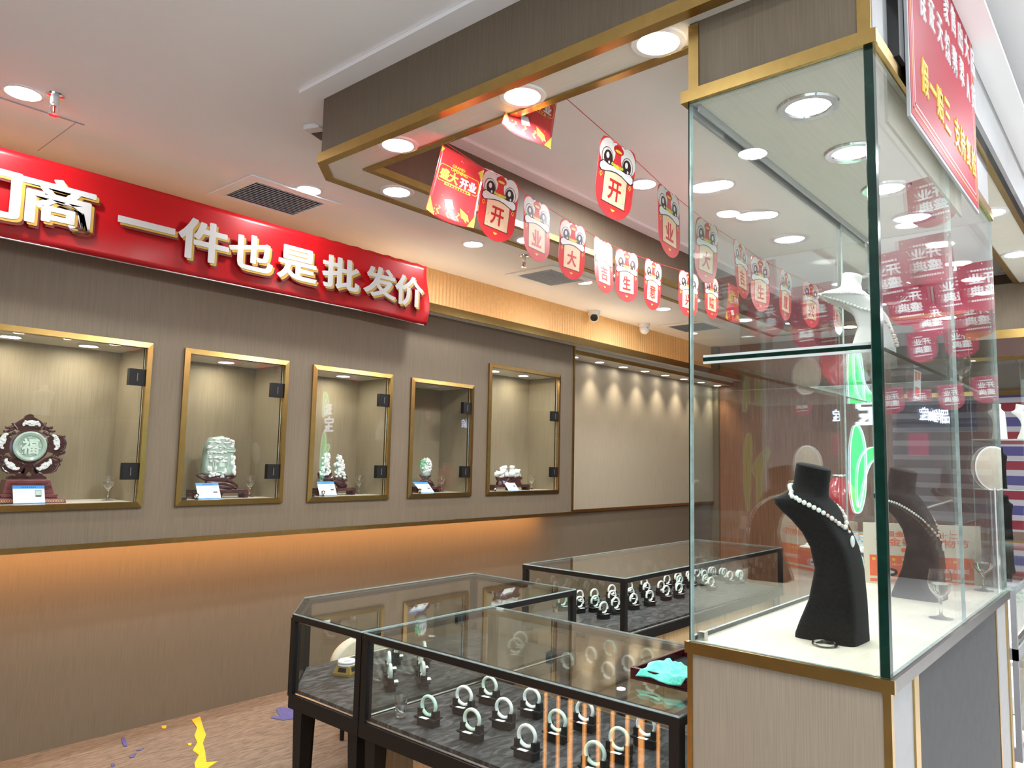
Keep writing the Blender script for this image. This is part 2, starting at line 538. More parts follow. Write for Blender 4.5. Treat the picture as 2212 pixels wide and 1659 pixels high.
# protruding niche unit: front face with five openings
NICHES = [(0.93, 1.79, 1.295, 2.195), (1.971, 2.65, 1.295, 2.194), (2.831, 3.51, 1.294, 2.192), (3.690, 4.364, 1.297, 2.190), (4.541, 5.524, 1.297, 2.393)]
UX0, UX1, UZ0, UZ1 = -3.0, 5.735, 1.105, 2.70
FR = .030
b = MB()
xs = UX0
for (a, c, z0, z1) in NICHES:
    a, c, z0, z1 = a+FR*.7, c-FR*.7, z0+FR*.7, z1-FR*.7
    b.box(xs, a, UY, UY+.02, UZ0, UZ1)
    b.box(a, c, UY, UY+.02, UZ0, z0)
    b.box(a, c, UY, UY+.02, z1, UZ1)
    xs = c
b.box(xs, UX1, UY, UY+.02, UZ0, UZ1)
b.box(UX0, UX1, UY+.02, WY, UZ0, UZ0+.02)
b.box(UX1-.02, UX1, UY+.02, WY, UZ0, UZ1)
struct(b, 'wall_left_unit', M_['laminate'], 'protruding beige laminate wall unit holding five lit niches')
b = MB().box(UX0, UX1+.012, UY-.012, UY+.012, UZ0-.012, UZ0+.016)
struct(b, 'trim_3', M_['gold_dark'], 'gold strip along the bottom edge of the niche unit')
b = MB().box(UX1-.004, UX1+.016, UY-.012, UY+.012, UZ0+.016, 2.69)
struct(b, 'trim_4', M_['gold_dark'], 'gold strip up the right edge of the niche unit')

# cornice trough with LED
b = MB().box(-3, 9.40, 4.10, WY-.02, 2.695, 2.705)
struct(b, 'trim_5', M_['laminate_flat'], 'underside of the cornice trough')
b = MB().box(-3, 9.40, 4.088, 4.10, 2.692, 2.757)
struct(b, 'trim_6', M_['gold'], 'broad gold cornice strip under the glowing cove')
o = MB().box(3.3, 9.38, 4.46, 4.485, 2.706, 2.716).obj('led_strip', M_['led_warm'])
tag(o, 'warm LED strip hidden in the cornice trough above the gold strip', 'light strip')
o = MB().box(-3, 3.25, 4.46, 4.485, 2.706, 2.716).obj('led_strip', emit('dimmer_warm_led', (1.0, .66, .40), COVE*.42))
tag(o, 'warm LED strip in the cornice trough behind the red banner', 'light strip')
o = MB().box(-3, 5.70, 4.40, 4.43, UZ0-.012, UZ0-.001).obj('led_strip', M_['led_under'])
tag(o, 'warm LED strip under the niche unit washing the lower wall orange', 'light strip')
# lit recess to the right
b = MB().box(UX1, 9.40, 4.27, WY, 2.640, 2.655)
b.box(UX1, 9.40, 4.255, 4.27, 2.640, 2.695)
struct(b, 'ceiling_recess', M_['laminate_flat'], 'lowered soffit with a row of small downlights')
struct(MB().box(UX1, 9.40, 4.247, 4.256, 2.632, 2.672), 'trim_7', M_['gold'], 'thin gold strip along the recess soffit')
struct(MB().box(UX1, 9.40, 4.545, WY, 1.10, 2.64), 'wall_back_panel', mat('pale_laminate_panel', (0.34, 0.285, 0.205), 0.5, spec=0.3, var=0.08, scale=60, stretch=(5, 5, 0.10)), 'pale laminate back panel with scallops of light')
struct(MB().box(UX1, 9.40, 4.525, 4.56, 1.072, 1.10), 'trim_8', M_['gold_dark'], 'gold strip under the pale back panel')

# ------------------------------------------------------------------ niches
def pane(b, x0, x1, y0, y1, z0, z1, thin, medge=1, mface=0):
    """glass box: two big faces material mface, four edges material medge"""
    P = [Vector((x, y, z)) for x in (x0, x1) for y in (y0, y1) for z in (z0, z1)]
    v = [b.v(p) for p in P]
    for q, ax in (((0, 1, 3, 2), 0), ((4, 6, 7, 5), 0), ((0, 4, 5, 1), 1), ((2, 3, 7, 6), 1), ((0, 2, 6, 4), 2), ((1, 5, 7, 3), 2)):
        b.face([v[i] for i in q], mface if ax == thin else medge)
    return b

NLAB = ['round jade disc on a carved stand', 'jade mountain carving', 'pair of white jade tree carvings', 'upright green and white jade carving', 'jade beasts on a scroll-foot stand']
DEEP = 4.545
for i, (x0, x1, z0, z1) in enumerate(NICHES):
    n = thing('display_niche', 'gold-framed wall niche with glass door holding the '+NLAB[i], 'display niche', ((x0+x1)/2, UY, z0), 'glazed niches in the wall unit')
    a, c, p, q = x0+FR, x1-FR, z0+FR, z1-FR
    b = MB()
    yf, yb = UY-.014, UY+.03
    outer = [(x0, z0), (x1, z0), (x1, z1), (x0, z1)]
    inner = [(a, p), (c, p), (c, q), (a, q)]
    lip = [(a+.004, p+.004), (c-.004, p+.004), (c-.004, q-.004), (a+.004, q-.004)]
    for k in range(4):
        l = (k+1) % 4
        O0, O1, I0, I1 = outer[k], outer[l], inner[k], inner[l]
        b.poly([(O0[0], yf, O0[1]), (O1[0], yf, O1[1]), (I1[0], yf-.006, I1[1]), (I0[0], yf-.006, I0[1])])
        b.poly([(O0[0], yf, O0[1]), (O1[0], yf, O1[1]), (O1[0], UY+.002, O1[1]), (O0[0], UY+.002, O0[1])])
        b.poly([(I0[0], yf-.006, I0[1]), (I1[0], yf-.006, I1[1]), (I1[0], yb, I1[1]), (I0[0], yb, I0[1])])
    b.obj('frame', M_['gold'] if i < 3 else M_['gold_dark'], n)
    b = MB()
    t = .01
    b.box(a-t, c+t, DEEP, DEEP+t, p-t, q+t, 0)
    b.box(a-t, a, UY+.02, DEEP, p-t, q+t, 0)
    b.box(c, c+t, UY+.02, DEEP, p-t, q+t, 0)
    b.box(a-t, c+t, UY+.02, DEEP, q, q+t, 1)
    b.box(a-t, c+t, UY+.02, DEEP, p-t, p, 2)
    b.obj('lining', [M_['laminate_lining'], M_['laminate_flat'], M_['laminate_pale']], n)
    b = pane(MB(), a+.003, c-.003, UY+.004, UY+.010, p+.003, q-.003, 1)
    g = b.obj('glass_door', [M_['glass_low'], M_['glass_edge_pale']], n)
    for hz in (2.0, 1.49):
        b = MB().box(c-.084, c-.001, UY-.010, UY+.022, hz-.045, hz+.045)
        b.box(c-.045, c-.041, UY-.0125, UY-.010, hz-.022, hz+.022, 1)
        h = b.obj('hinge', [M_['black'], M_['flute_grey']], g)
        h['label'] = 'black metal hinge plate'

# ------------------------------------------------------------------ downlights
def lamp(name, label, p, R=.062, ring=.022, m='lamp', mr='white', group=None, proud=.006, tilt=None):
    x, y, z = p
    t = thing(name, label, 'downlight', (x, y, z), group)
    b = MB()
    n = 28
    prof = [(R+ring, 0), (R+ring-.004, -proud), (R+.004, -proud), (R, -.001), (R-.002, .004)]
    rs = [[Vector((x+r*math.cos(2*PI*j/n), y+r*math.sin(2*PI*j/n), z+zz)) for j in range(n)] for r, zz in prof]
    b.rings(rs, 0, caps=False)
    b.obj('trim_ring', M_[mr], t, smooth=40)
    b = MB()
    rs = [[Vector((x+r*math.cos(2*PI*j/n), y+r*math.sin(2*PI*j/n), z+zz)) for j in range(n)] for r, zz in ((R, -.001), (R*.55, -.0025), (.001, -.003))]
    b.rings(rs, 0, caps=False)
    b.obj('lens', M_[m], t, smooth=60)
    return t
G = 'recessed ceiling downlights'
for (px, py, lab) in ((50, 200, 'round ceiling downlight beside the sprinkler head, far left'), (667, 410, 'round ceiling downlight beside the square air vent above the banner'),
                      (1022, 527, 'round ceiling downlight just above the end of the red banner'), (1262, 609, 'round ceiling downlight beside the air vent, behind the pennants'),
                      (1433, 667, 'round ceiling downlight nearest the white dome cameras'),
                      (1390, 397, 'round downlight in the white ceiling inside the canopy opening'), (1557, 398, 'added round lamp standing in for a reflection in the tower case glass, upper left'),  # this lamp and the next are added in place of glass reflections
                      (1655, 463, 'added round lamp standing in for a reflection in the tower case glass, upper middle')):
    q = at(2, ZC, px, py)
    lamp('ceiling_downlight', lab, q, .066, .022, group=G)
for (X, Y) in ((-.5, 3.79), (-.6, 2.0), (.2, 1.5)):
    lamp('ceiling_downlight', 'round ceiling downlight outside the left of the view', (X, Y, ZC), .066, .022, group=G)
# corridor side lamps (they show only as reflections)
for X in (3.2, 4.6, 6.0, 7.6, 9.4):
    for Y in (-.35, -1.5, -2.9):
        lamp('corridor_downlight', 'round downlight in the corridor ceiling mirrored in the tower case glass', (X, Y, ZM), .075, .02, 'lamp_cool', group='corridor downlights')
for X, Y in ((.7, -.1), (-.9, -.2), (.5, -1.6), (-1.2, -1.8)):
    lamp('corridor_downlight', 'round downlight in the corridor ceiling behind the viewer', (X, Y, ZM), .075, .02, 'lamp_cool', group='corridor downlights')
struct(MB().box(-5.1, -5, .2, WY, 0, ZC), 'wall_near_blocker', mat('dark_near_wall', (.10, .065, .05), .6, var=.2, scale=2), 'unseen dark wall added behind the viewer to darken reflections in the glass')  # added wall keeps the bright world out of the front pane's reflection
# niche lamps
for (X, who) in ((1.157, 'left of the two lamps over the round jade disc'), (1.523, 'right of the two lamps over the round jade disc'), (2.316, 'single lamp over the jade mountain carving'),
                 (3.201, 'single lamp over the pair of white jade trees'), (4.062, 'single lamp over the upright green and white carving'), (4.79, 'left of the two lamps over the jade beasts'), (5.19, 'right of the two lamps over the jade beasts')):
    zt = (2.393 if X > 4.5 else 2.193)-FR
    lamp('niche_downlight', 'small round niche downlight, '+who, (X, 4.365, zt), .042, .012, 'lamp_niche', group='niche downlights')
# recess washers over the pale panel
for i, px in enumerate((1243, 1291, 1343, 1390, 1432, 1472, 1508, 1535)):
    X = 6.05+.465*i
    lamp('recess_downlight', 'small round downlight over the pale back panel, %s from the niche unit' % ('first second third fourth fifth sixth seventh eighth'.split()[i]), (X, 4.43, 2.64), .045, .012, 'lamp_wash', group='downlights over the back panel')
    L = bpy.data.lights.new('washer_beam', 'SPOT')
    L.energy = 9
    L.color = (1, .90, .74)
    L.spot_size = math.radians(84)
    L.spot_blend = .9
    L.shadow_soft_size = .03
    lo = bpy.data.objects.new('washer_beam', L)
    COL.objects.link(lo)
    lo.location = (X, 4.41, 2.63)
    lo.rotation_euler = (math.radians(2), 0, 0)

# ------------------------------------------------------------------ canopy ring above the showcases
def offset(poly, d):
    n = len(poly)
    out = []
    for i in range(n):
        p0, p1, p2 = Vector(poly[i-1]), Vector(poly[i]), Vector(poly[(i+1) % n])
        a, c = (p1-p0).normalized(), (p2-p1).normalized()
        na, nc = Vector((a.y, -a.x)), Vector((c.y, -c.x))
        k = (na+nc)
        k = k/max(1e-6, k.length_squared)*2
        out.append(tuple(p1+k*d))
    return out
OUT = [(1.825, .47), (7.25, .47), (7.25, 2.86), (1.965, 2.86), (1.825, 2.72)]      # counter-clockwise
INN = [(2.01, .685), (7.03, .685), (7.03, 2.615), (2.01, 2.615)]
ZB = 2.88
cn = thing('canopy', 'beige laminate canopy frame with gold edges over the showcases', 'canopy', (4.5, 1.66, ZB), kind='structure')
def band(poly, d0, d1, z0, z1, b=None, m=0):
    b = b or MB()
    A, B = offset(poly, d0), offset(poly, d1)
    n = len(poly)
    rs = []
    for P, z in ((A, z0), (A, z1), (B, z1), (B, z0)):
        rs.append([Vector((x, y, z)) for x, y in P])
    b.rings(rs, m, False, True)
    return b
b = MB()
for i in range(5):
    (xa, ya), (xb, yb) = OUT[i], OUT[(i+1) % 5]
    zt = ZM if i == 0 else ZC
    b.poly([(xa, ya, ZB), (xb, yb, ZB), (xb, yb, zt), (xa, ya, zt)], 1 if i == 0 else 0)
b.obj('fascia', [M_['laminate'], M_['grey_white']], cn)
b = MB()
for i in range(4):
    (xa, ya), (xb, yb) = INN[i], INN[(i+1) % 4]
    b.poly([(xa, ya, ZB), (xb, yb, ZB), (xb, yb, ZC), (xa, ya, ZC)])
b.obj('inner_fascia', M_['laminate'], cn)
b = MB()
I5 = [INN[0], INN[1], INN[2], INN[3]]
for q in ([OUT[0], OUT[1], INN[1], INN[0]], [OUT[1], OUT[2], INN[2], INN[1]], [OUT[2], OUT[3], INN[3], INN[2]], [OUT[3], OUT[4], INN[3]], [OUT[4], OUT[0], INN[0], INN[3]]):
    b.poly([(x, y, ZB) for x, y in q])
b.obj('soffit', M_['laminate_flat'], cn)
o = band(OUT, .014, -.026, ZB-.008, ZB+.034).obj('outer_edge_strip', M_['gold'], cn)
o = band(INN, .022, -.012, ZB-.008, ZB+.026).obj('inner_edge_strip', M_['gold'], cn)
b = MB().box(1.805, 7.27, .452, .4695, ZB-.012, ZB+.032)
b.box(1.805, 7.27, .455, .4695, ZM-.05, ZM-.004)
b.obj('black_edge_strip', M_['black_gloss'], cn)
# crown step where the ceiling meets the ring
b = MB()
band(OUT, .10, .001, ZC-.018, ZC-.001, b)
struct(b, 'trim_9', M_['ceiling'], 'white shadow-gap step around the canopy at the ceiling')
b = MB()
band(INN, -.001, -.09, ZC-.020, ZC-.001, b)
struct(b, 'trim_10', M_['ceiling'], 'white ceiling step inside the canopy opening')
G = 'downlights in the canopy underside'
for (px, py, lab) in ((855, 310, 'canopy downlight in the front beam nearest the chamfered corner'), (1123, 203, 'middle canopy downlight of the front beam'), (1415, 85, 'canopy downlight in the front beam nearest the tower case header')):
    q = at(2, ZB, px, py)
    lamp('canopy_downlight', lab, (1.915, q.y, ZB), .060, .026, group=G)
for X, lab in ((2.27, 'first canopy downlight of the left beam, behind the chamfered corner'), (3.27, 'second canopy downlight of the left beam, partly behind a pennant'), (4.30, 'third canopy downlight of the left beam'), (5.30, 'fourth canopy downlight of the left beam'), (6.3, 'farthest canopy downlight of the left beam')):
    lamp('canopy_downlight', lab, (X, 2.735, ZB), .060, .026, group=G)
for X, lab in ((4.29, 'first canopy downlight of the right beam past the red sign'), (5.23, 'second canopy downlight of the right beam past the red sign'), (6.2, 'third canopy downlight of the right beam past the red sign')):
    lamp('canopy_downlight', lab, (X, .578, ZB), .060, .026, 'lamp', group=G)
for Y in (1.3, 2.1):
    lamp('canopy_downlight', 'canopy downlight in the far cross beam', (7.14, Y, ZB), .060, .026, group=G)
# ------------------------------------------------------------------ ceiling fittings
def vent(label, cx, cy, sx, sy, z, along='x', mm='white', n=13, dark='ink'):
    t = thing('air_vent', label, 'air vent', (cx, cy, z), 'square ceiling air vents')
    b = MB()
    w = .075
    for (x0, x1, y0, y1) in ((cx-sx/2, cx+sx/2, cy-sy/2, cy-sy/2+w), (cx-sx/2, cx+sx/2, cy+sy/2-w, cy+sy/2), (cx-sx/2, cx-sx/2+w, cy-sy/2+w, cy+sy/2-w), (cx+sx/2-w, cx+sx/2, cy-sy/2+w, cy+sy/2-w)):
        b.box(x0, x1, y0, y1, z-.012, z-.001)
    b.obj('vent_frame', M_['ceiling'], t, bevel=.003)
    b = MB().box(cx-sx/2+w, cx+sx/2-w, cy-sy/2+w, cy+sy/2-w, z-.002, z-.0005)
    b.obj('vent_back', M_[dark], t)
    b = MB()
    for i in range(n):
        y = cy-sy/2+w+(sy-2*w)*(i+.5)/n
        M = Matrix.Translation((cx, y, z-.008)) @ Matrix.Rotation(math.radians(32), 4, 'X')
        b.box(-sx/2+w, sx/2-w, -.010, .010, -.0012, .0012, 0, M)
    b.obj('louvre_slats', M_[mm], t)
    return t
def vent_px(label, pts, **k):
    P = [at(2, ZC, *p) for p in pts]
    cx, cy = sum(p.x for p in P)/4, sum(p.y for p in P)/4
    vent(label, cx, cy, .62, .52, ZC, **k)
vent_px('square white ceiling air vent with dark louvres above the banner', [(495, 424), (569, 392), (694, 432), (618, 461)])
vent_px('square grey ceiling air vent behind the hanging pennants', [(1103, 597), (1190, 576), (1290, 600), (1176, 617)], mm='white', n=16, dark='white')
vent('flat ceiling air vent at the far end by the tower case glass', at(2, ZC, 1500, 706).x, at(2, ZC, 1500, 706).y, .62, .62, ZC, mm='white', dark='grey_white')
# access hatch, far left
p0, p1 = at(2, ZC, 155, 289), at(2, ZC, 80, 335)
b = MB().box(p0.x-.62, p0.x, p1.y-.62, p1.y-.08, ZC-.004, ZC-.0005)
b.box(p0.x-.62, p0.x-.0, p1.y-.625, p1.y-.62, ZC-.005, ZC-.0005, 1)
b.box(p0.x-.04, p0.x-.036, p1.y-.62, p1.y-.08, ZC-.0046, ZC-.004, 1)
o = b.obj('ceiling_hatch', [M_['ceiling'], M_['grey_print']])
tag(o, 'flush square access hatch in the ceiling above the banner, far left', 'access hatch')
def sprinkler(label, p):
    x, y, z = p
    t = thing('sprinkler_head', label, 'sprinkler', p, 'sprinkler heads')
    MB().lathe([(.001, 0), (.038, 0), (.036, -.008), (.014, -.012), (.001, -.012)], p, 20).obj('escutcheon', M_['chrome'], t, smooth=40)
    b = MB().lathe([(.001, -.01), (.018, -.01), (.018, -.04), (.012, -.046), (.012, -.052), (.001, -.052)], p, 14)
    b.obj('body', M_['white'], t, smooth=40)
    b = MB()
    for s in (-1, 1):
        b.tube([(x+s*.011, y, z-.05), (x+s*.017, y, z-.068), (x+s*.012, y, z-.086), (x, y, z-.092)], .0035, 6)
    b.lathe([(.001, -.092), (.022, -.092), (.022, -.095), (.001, -.096)], p, 16)
    b.obj('deflector', M_['chrome'], t)
    MB().lathe([(.001, -.052), (.004, -.054), (.004, -.088), (.001, -.09)], p, 8).obj('bulb', mat('red_glass_bulb', (.6, .03, .02), .1), t)
sprinkler('chrome fire sprinkler hanging from the ceiling beside the far left downlight', at(2, ZC, 120, 205))
sprinkler('chrome fire sprinkler hanging behind the second lion pennant', at(2, ZC, 1132, 552))
# small sensor box by the canopy corner
q = at(2, ZC, 690, 278)
t = thing('ceiling_sensor', 'small white box sensor on the ceiling behind the canopy corner', 'sensor', q)
M = Matrix.Translation(q) @ Matrix.Rotation(math.radians(20), 4, 'Z')
MB().box(-.07, .07, -.045, .045, -.028, -.001, 0, M).obj('housing', M_['white'], t, bevel=.005)
MB().box(-.02, .06, -.03, .03, -.031, -.028, 0, M).obj('dark_window', M_['flute_dark'], t)
def dome(label, q, look, dark):
    t = thing('dome_camera', label, 'security camera', q, 'white dome security cameras')
    MB().lathe([(.001, -.001), (.066, -.001), (.066, -.03), (.058, -.045), (.001, -.045)], q, 28).obj('mount', M_['white'], t, smooth=35)
    c = Vector(q)+Vector((0, 0, -.065))
    MB().ball(c, (.052, .052, .056), 0, 20, 14).obj('ball', M_['white'], t, smooth=60)
    d = Vector(look).normalized()
    R = d.to_track_quat('Z', 'Y').to_matrix()
    b = MB()
    b.lathe([(.001, .030), (.040, .030), (.040, .044), (.034, .053), (.001, .056)], c, 22, 0, True, R)
    l = b.obj('lens_cover', M_['black_gloss'] if dark else M_['white'], t, smooth=40)
dome('white dome security camera with a black lens facing out, nearer of the two', at(2, ZC, 1283, 672), (-.75, -.6, -.35), True)
dome('white dome security camera turned away, farther of the two', at(2, ZC, 1391, 699), (.6, -.4, -.6), False)

# ------------------------------------------------------------------ red banner over the cornice
BY = 4.062
b = MB()
nx, nz = 90, 14
x0, x1, z0, z1 = -1.2, 3.70, 2.583, 3.012
V = []
for i in range(nx+1):
    row = []
    for j in range(nz+1):
        u, v_ = i/nx, j/nz
        x = x0+(x1-x0)*u
        z = z0+(z1-z0)*v_
        bulge = -.020*math.sin(PI*min(1, v_*1.6))*.5 + .010*math.sin(7*x+.5)*(1-v_)**2
        if x > 3.2: z -= (x-3.2)*.03*(1-v_)
        ripple = .004*math.sin(x*46)*max(0, v_-.9)*10 if x > 2.6 else 0
        row.append(b.v((x+.02*math.sin(v_*5)*(1 if i == nx else 0), BY+bulge*.6+.004*math.sin(3.1*x), z+ripple)))
    V.append(row)
for i in range(nx):
    for j in range(nz):
        b.face([V[i][j], V[i+1][j], V[i+1][j+1], V[i][j+1]], 0)
bn = thing('banner', 'long red cloth banner with large white and gold characters over the cornice', 'banner', (1.2, BY, z0))
o = b.obj('cloth', M_['banner'], bn, smooth=60)
md = o.modifiers.new('thick', 'SOLIDIFY')
md.thickness = .0008
b = MB().tube([(x0, BY+.001, z0), (1.2, BY-.001, z0-.001), (3.2, BY, z0), (3.68, BY+.002, z0-.013)], .0035, 6)
b.obj('pale_hem', M_['grey_white'], bn)
for (ch, px, py, h, wd) in (('门', -38, 405, .24, .31), ('商', 128, 441, .245, .33), ('一', 318, 487, .035, .30), ('件', 441, 521, .235, .30), ('也', 543, 546, .215, .29), ('是', 643, 571, .215, .29),
                        ('批', 737, 591, .215, .30), ('发', 821, 610, .215, .29), ('价', 884, 629, .22, .27)):
    q = at(1, BY-.025, px, py)
    b = MB()
    for m, dx, dz, dy in ((2, .022, -.024, 0), (1, .014, -.012, -.0015), (0, 0, 0, -.003)):
        M = frame((q.x+dx, BY-.0245+dy, q.z+dz), (1, 0, 0), (0, 0, 1))
        fit_text(b, ch, M, wd, h, .001, .026 if ch != '一' else .0, m)
    o = b.obj('lettering', [M_['banner_white'], M_['banner_gold'], M_['banner_dark']], bn)

# ------------------------------------------------------------------ pennants
def make_lion(ch):
    """card hangs from z = 0 downward, front to -y, .215 wide and .30 high"""
    t = thing('lion_pennant', None, 'pennant', (0, 0, 0), 'red lion-face pennants')
    F = frame((0, 0, 0), (1, 0, 0), (0, 0, 1))                # local x, z; normal -y
    W, H = .1075, .30
    b = MB()
    outl = [(-W, -.205)] + [(-W*math.cos(a), -.205-.095*math.sin(a)) for a in [PI*k/16 for k in range(1, 16)]] + [(W, -.205), (W, -.05)]
    outl += [(W*.98, -.025), (W*.86, -.006), (W*.62, 0), (W*.40, -.012), (W*.2, -.004), (0, -.010), (-W*.2, -.004), (-W*.40, -.012), (-W*.62, 0), (-W*.86, -.006), (-W*.98, -.025), (-W, -.05)]
    flat(b, outl, 0, .0012, 0, F)
    b.obj('card', M_['red_card'], t)
    b = MB()
    z = .0012
    def lay(pts, m, k):
        flat(b, pts, z, z+.0003*k, m, F)
    for s in (-1, 1):
        lay(ell(s*.062, -.055, .044, .052, 22, s*.25), 0, 1)           # white brow patch
        lay(ell(s*.060, -.075, .033, .037, 20), 2, 2)                  # eye ring
        lay(ell(s*.060, -.075, .030, .034, 20), 0, 3)
        lay(ell(s*.056, -.078, .025, .030, 20), 2, 4)                  # pupil
        lay(ell(s*.056-.004, -.070, .009, .012, 12), 1, 5)             # highlights
        lay(ell(s*.056+.007, -.094, .005, .006, 10), 1, 5)
    lay(ell(0, -.030, .030, .017, 16), 5, 2)
    lay(ell(0, -.035, .020, .006, 12), 4, 3)
    lay(ell(-.026, -.014, .014, .005, 10, .4), 1, 3)
    lay(ell(.026, -.014, .014, .005, 10, -.4), 1, 3)
    mus = [(-.096, -.110), (-.080, -.098), (-.05, -.104), (-.02, -.101), (0, -.099), (.02, -.101), (.05, -.104), (.080, -.098), (.096, -.110), (.098, -.126), (.086, -.136), (.06, -.130), (.03, -.121), (0, -.118), (-.03, -.121), (-.06, -.130), (-.086, -.136), (-.098, -.126)]
    lay([(x*1.03, y-.004 if y < -.115 else y+.003) for x, y in mus], 2, 4)
    lay(mus, 1, 5)
    lay(ell(0, -.097, .011, .009, 12), 4, 6)
    for s in (-1, 1):
        lay(ell(s*.016, -.096, .009, .008, 10), 6, 6)
        lay(ell(s*.030, -.093, .006, .006, 10), 6, 6)
    o = b.obj('lion_face_print', [M_['offwhite'], M_['white'], M_['dark_print'], M_['red_card'], M_['yellow'], M_['red_ink'], M_['lime']], t)
    b = MB()
    lay([(-.012, -.262), (-.010, -.268), (0, -.274), (.010, -.268), (.012, -.262), (.005, -.265), (0, -.262), (-.005, -.265)], 0, 2)
    b.obj('ingot_print', M_['yellow'], t)
    for s in (-1, 1):
        b = MB()
        lay([(s*.094, -.150), (s*.086, -.138), (s*.078, -.150), (s*.086, -.162)], 0, 2)
        lay([(s*.091, -.150), (s*.086, -.143), (s*.081, -.150), (s*.086, -.157)], 1, 3)
        b.obj('charm_print', [M_['yellow'], M_['red_ink']], t)
    b = MB()
    flat(b, [(-.066, -.122), (.066, -.122), (.066, -.246), (-.066, -.246)], .0012, .0016, 0, F)
    flat(b, [(-.072, -.246), (.072, -.246), (.072, -.249), (-.072, -.249)], .0012, .0018, 1, F)
    for s in (-1, 1): flat(b, [(s*.066, -.13), (s*.068, -.13), (s*.068, -.247), (s*.066, -.247)], .0012, .0018, 1, F)
    for k in range(7):
        x, y = random.uniform(-.058, .058), random.uniform(-.24, -.14)
        flat(b, ell(x, y, .0022, .003, 6), .0016, .0018, 2, F)
    b.obj('scroll_panel', [M_['cream'], M_['dark_print'], M_['grey_print']], t)
    b = MB()
    fit_text(b, ch, F @ Matrix.Translation((0, -.190, .0018)), .074, .080, .0006, .024 if ch in '开业大生兴' else .014)
    b.obj('lettering', M_['red_ink'], t)
    return t

def make_flag():
    t = thing('opening_flag', None, 'pennant', (0, 0, 0), 'grand opening flags')
    b = MB()
    W, H = .110, .27
    nx, nz = 16, 16
    def curl(x, z):
        s = (-z/H)
        return -.022*math.sin(x/W*2.2+.4)*s*s, -.02*s*s*math.cos(x/W*1.6)
    V = []
    for i in range(nx+1):
        row = []
        for j in range(nz+1):
            x, z = -W+2*W*i/nx, -H*j/nz
            dy, dz = curl(x, z)
            row.append(b.v((x, dy, z+dz)))
        V.append(row)
    for i in range(nx):
        for j in range(nz):
            b.face([V[i][j], V[i+1][j], V[i+1][j+1], V[i][j+1]], 0)
    o = b.obj('cloth', M_['red_card'], t, smooth=60)
    md = o.modifiers.new('thick', 'SOLIDIFY')
    md.thickness = .0008
    def warp(o):
        for v in o.data.vertices:
            dy, dz = curl(v.co.x, v.co.z)
            v.co.y += dy-.0006
            v.co.z += dz
        return o
    F = frame((0, 0, 0), (1, 0, 0), (0, 0, 1))
    b = MB()
    def lay(pts, m, k=1): flat(b, pts, .0003, .0003+.0004*k, m, F)
    for s in (-1, 1):
        lay([(s*W*.98, -H*.99), (s*W*.98, -H*.78), (s*W*.62, -H*.99)], 0)
        lay([(s*W*.98, -.01), (s*W*.98, -.07), (s*W*.78, -.03)] if s > 0 else [(-W*.98, -.005), (-W*.98, -.03), (-W*.85, -.01)], 0)
    lay([(-.045, -.195), (-.015, -.185), (.0, -.215), (-.032, -.225)], 1, 2)
    lay([(.025, -.205), (.065, -.225), (.075, -.25), (.035, -.24)], 0, 2)
    for k in range(26):
        x, y = random.uniform(-.1, .1), random.uniform(-.26, -.01)
        if abs(y+.105) < .05: continue
        r = random.uniform(.0012, .003)
        lay([(x-r, y), (x, y-r*1.4), (x+r, y), (x, y+r*1.4)], random.choice((0, 1)), 1)
    for a in (-.06, -.02, .02, .055):
        pts = [(a+.006*math.sin(k*1.6), -.225-.006*k) for k in range(6)]
        for p, q in zip(pts, pts[1:]): lay([(p[0]-.003, p[1]), (p[0]+.003, p[1]), (q[0]+.003, q[1]), (q[0]-.003, q[1])], 0, 1)
    bx = [(-.1, -.085), (-.092, -.07), (.09, -.07), (.1, -.085), (.1, -.125), (.09, -.135), (-.092, -.135), (-.1, -.125)]
    for p, q in zip(bx, bx[1:]+bx[:1]):
        d = Vector((q[0]-p[0], q[1]-p[1])).normalized()*.0012
        lay([(p[0]-d.y, p[1]+d.x), (q[0]-d.y, q[1]+d.x), (q[0]+d.y, q[1]-d.x), (p[0]+d.y, p[1]-d.x)], 0, 2)
    lay([(-.062, -.131), (.062, -.131), (.062, -.143), (-.062, -.143)], 0, 3)
    for k in range(9): lay([(-.055+k*.0124, -.134), (-.047+k*.0124, -.134), (-.047+k*.0124, -.140), (-.055+k*.0124, -.140)], 2, 4)
    warp(b.obj('confetti_print', [M_['yellow'], M_['offwhite'], M_['red_ink']], t))
    b = MB()
    fit_text(b, 'GRAND', F @ Matrix.Translation((-.012, -.058, .0012)), .062, .012, .0008, .02, 0)
    fit_text(b, 'OPENING', F @ Matrix.Translation((-.006, -.074, .0012)), .082, .014, .0008, .02, 0)
    fit_text(b, '盛大', F @ Matrix.Translation((-.048, -.105, .0012)), .088, .044, .0008, .045, 1)
    fit_text(b, '开业', F @ Matrix.Translation((.046, -.107, .0012)), .084, .042, .0008, .045, 2)
    warp(b.obj('lettering', [M_['yellow'], M_['lime'], M_['white']], t))
    return t

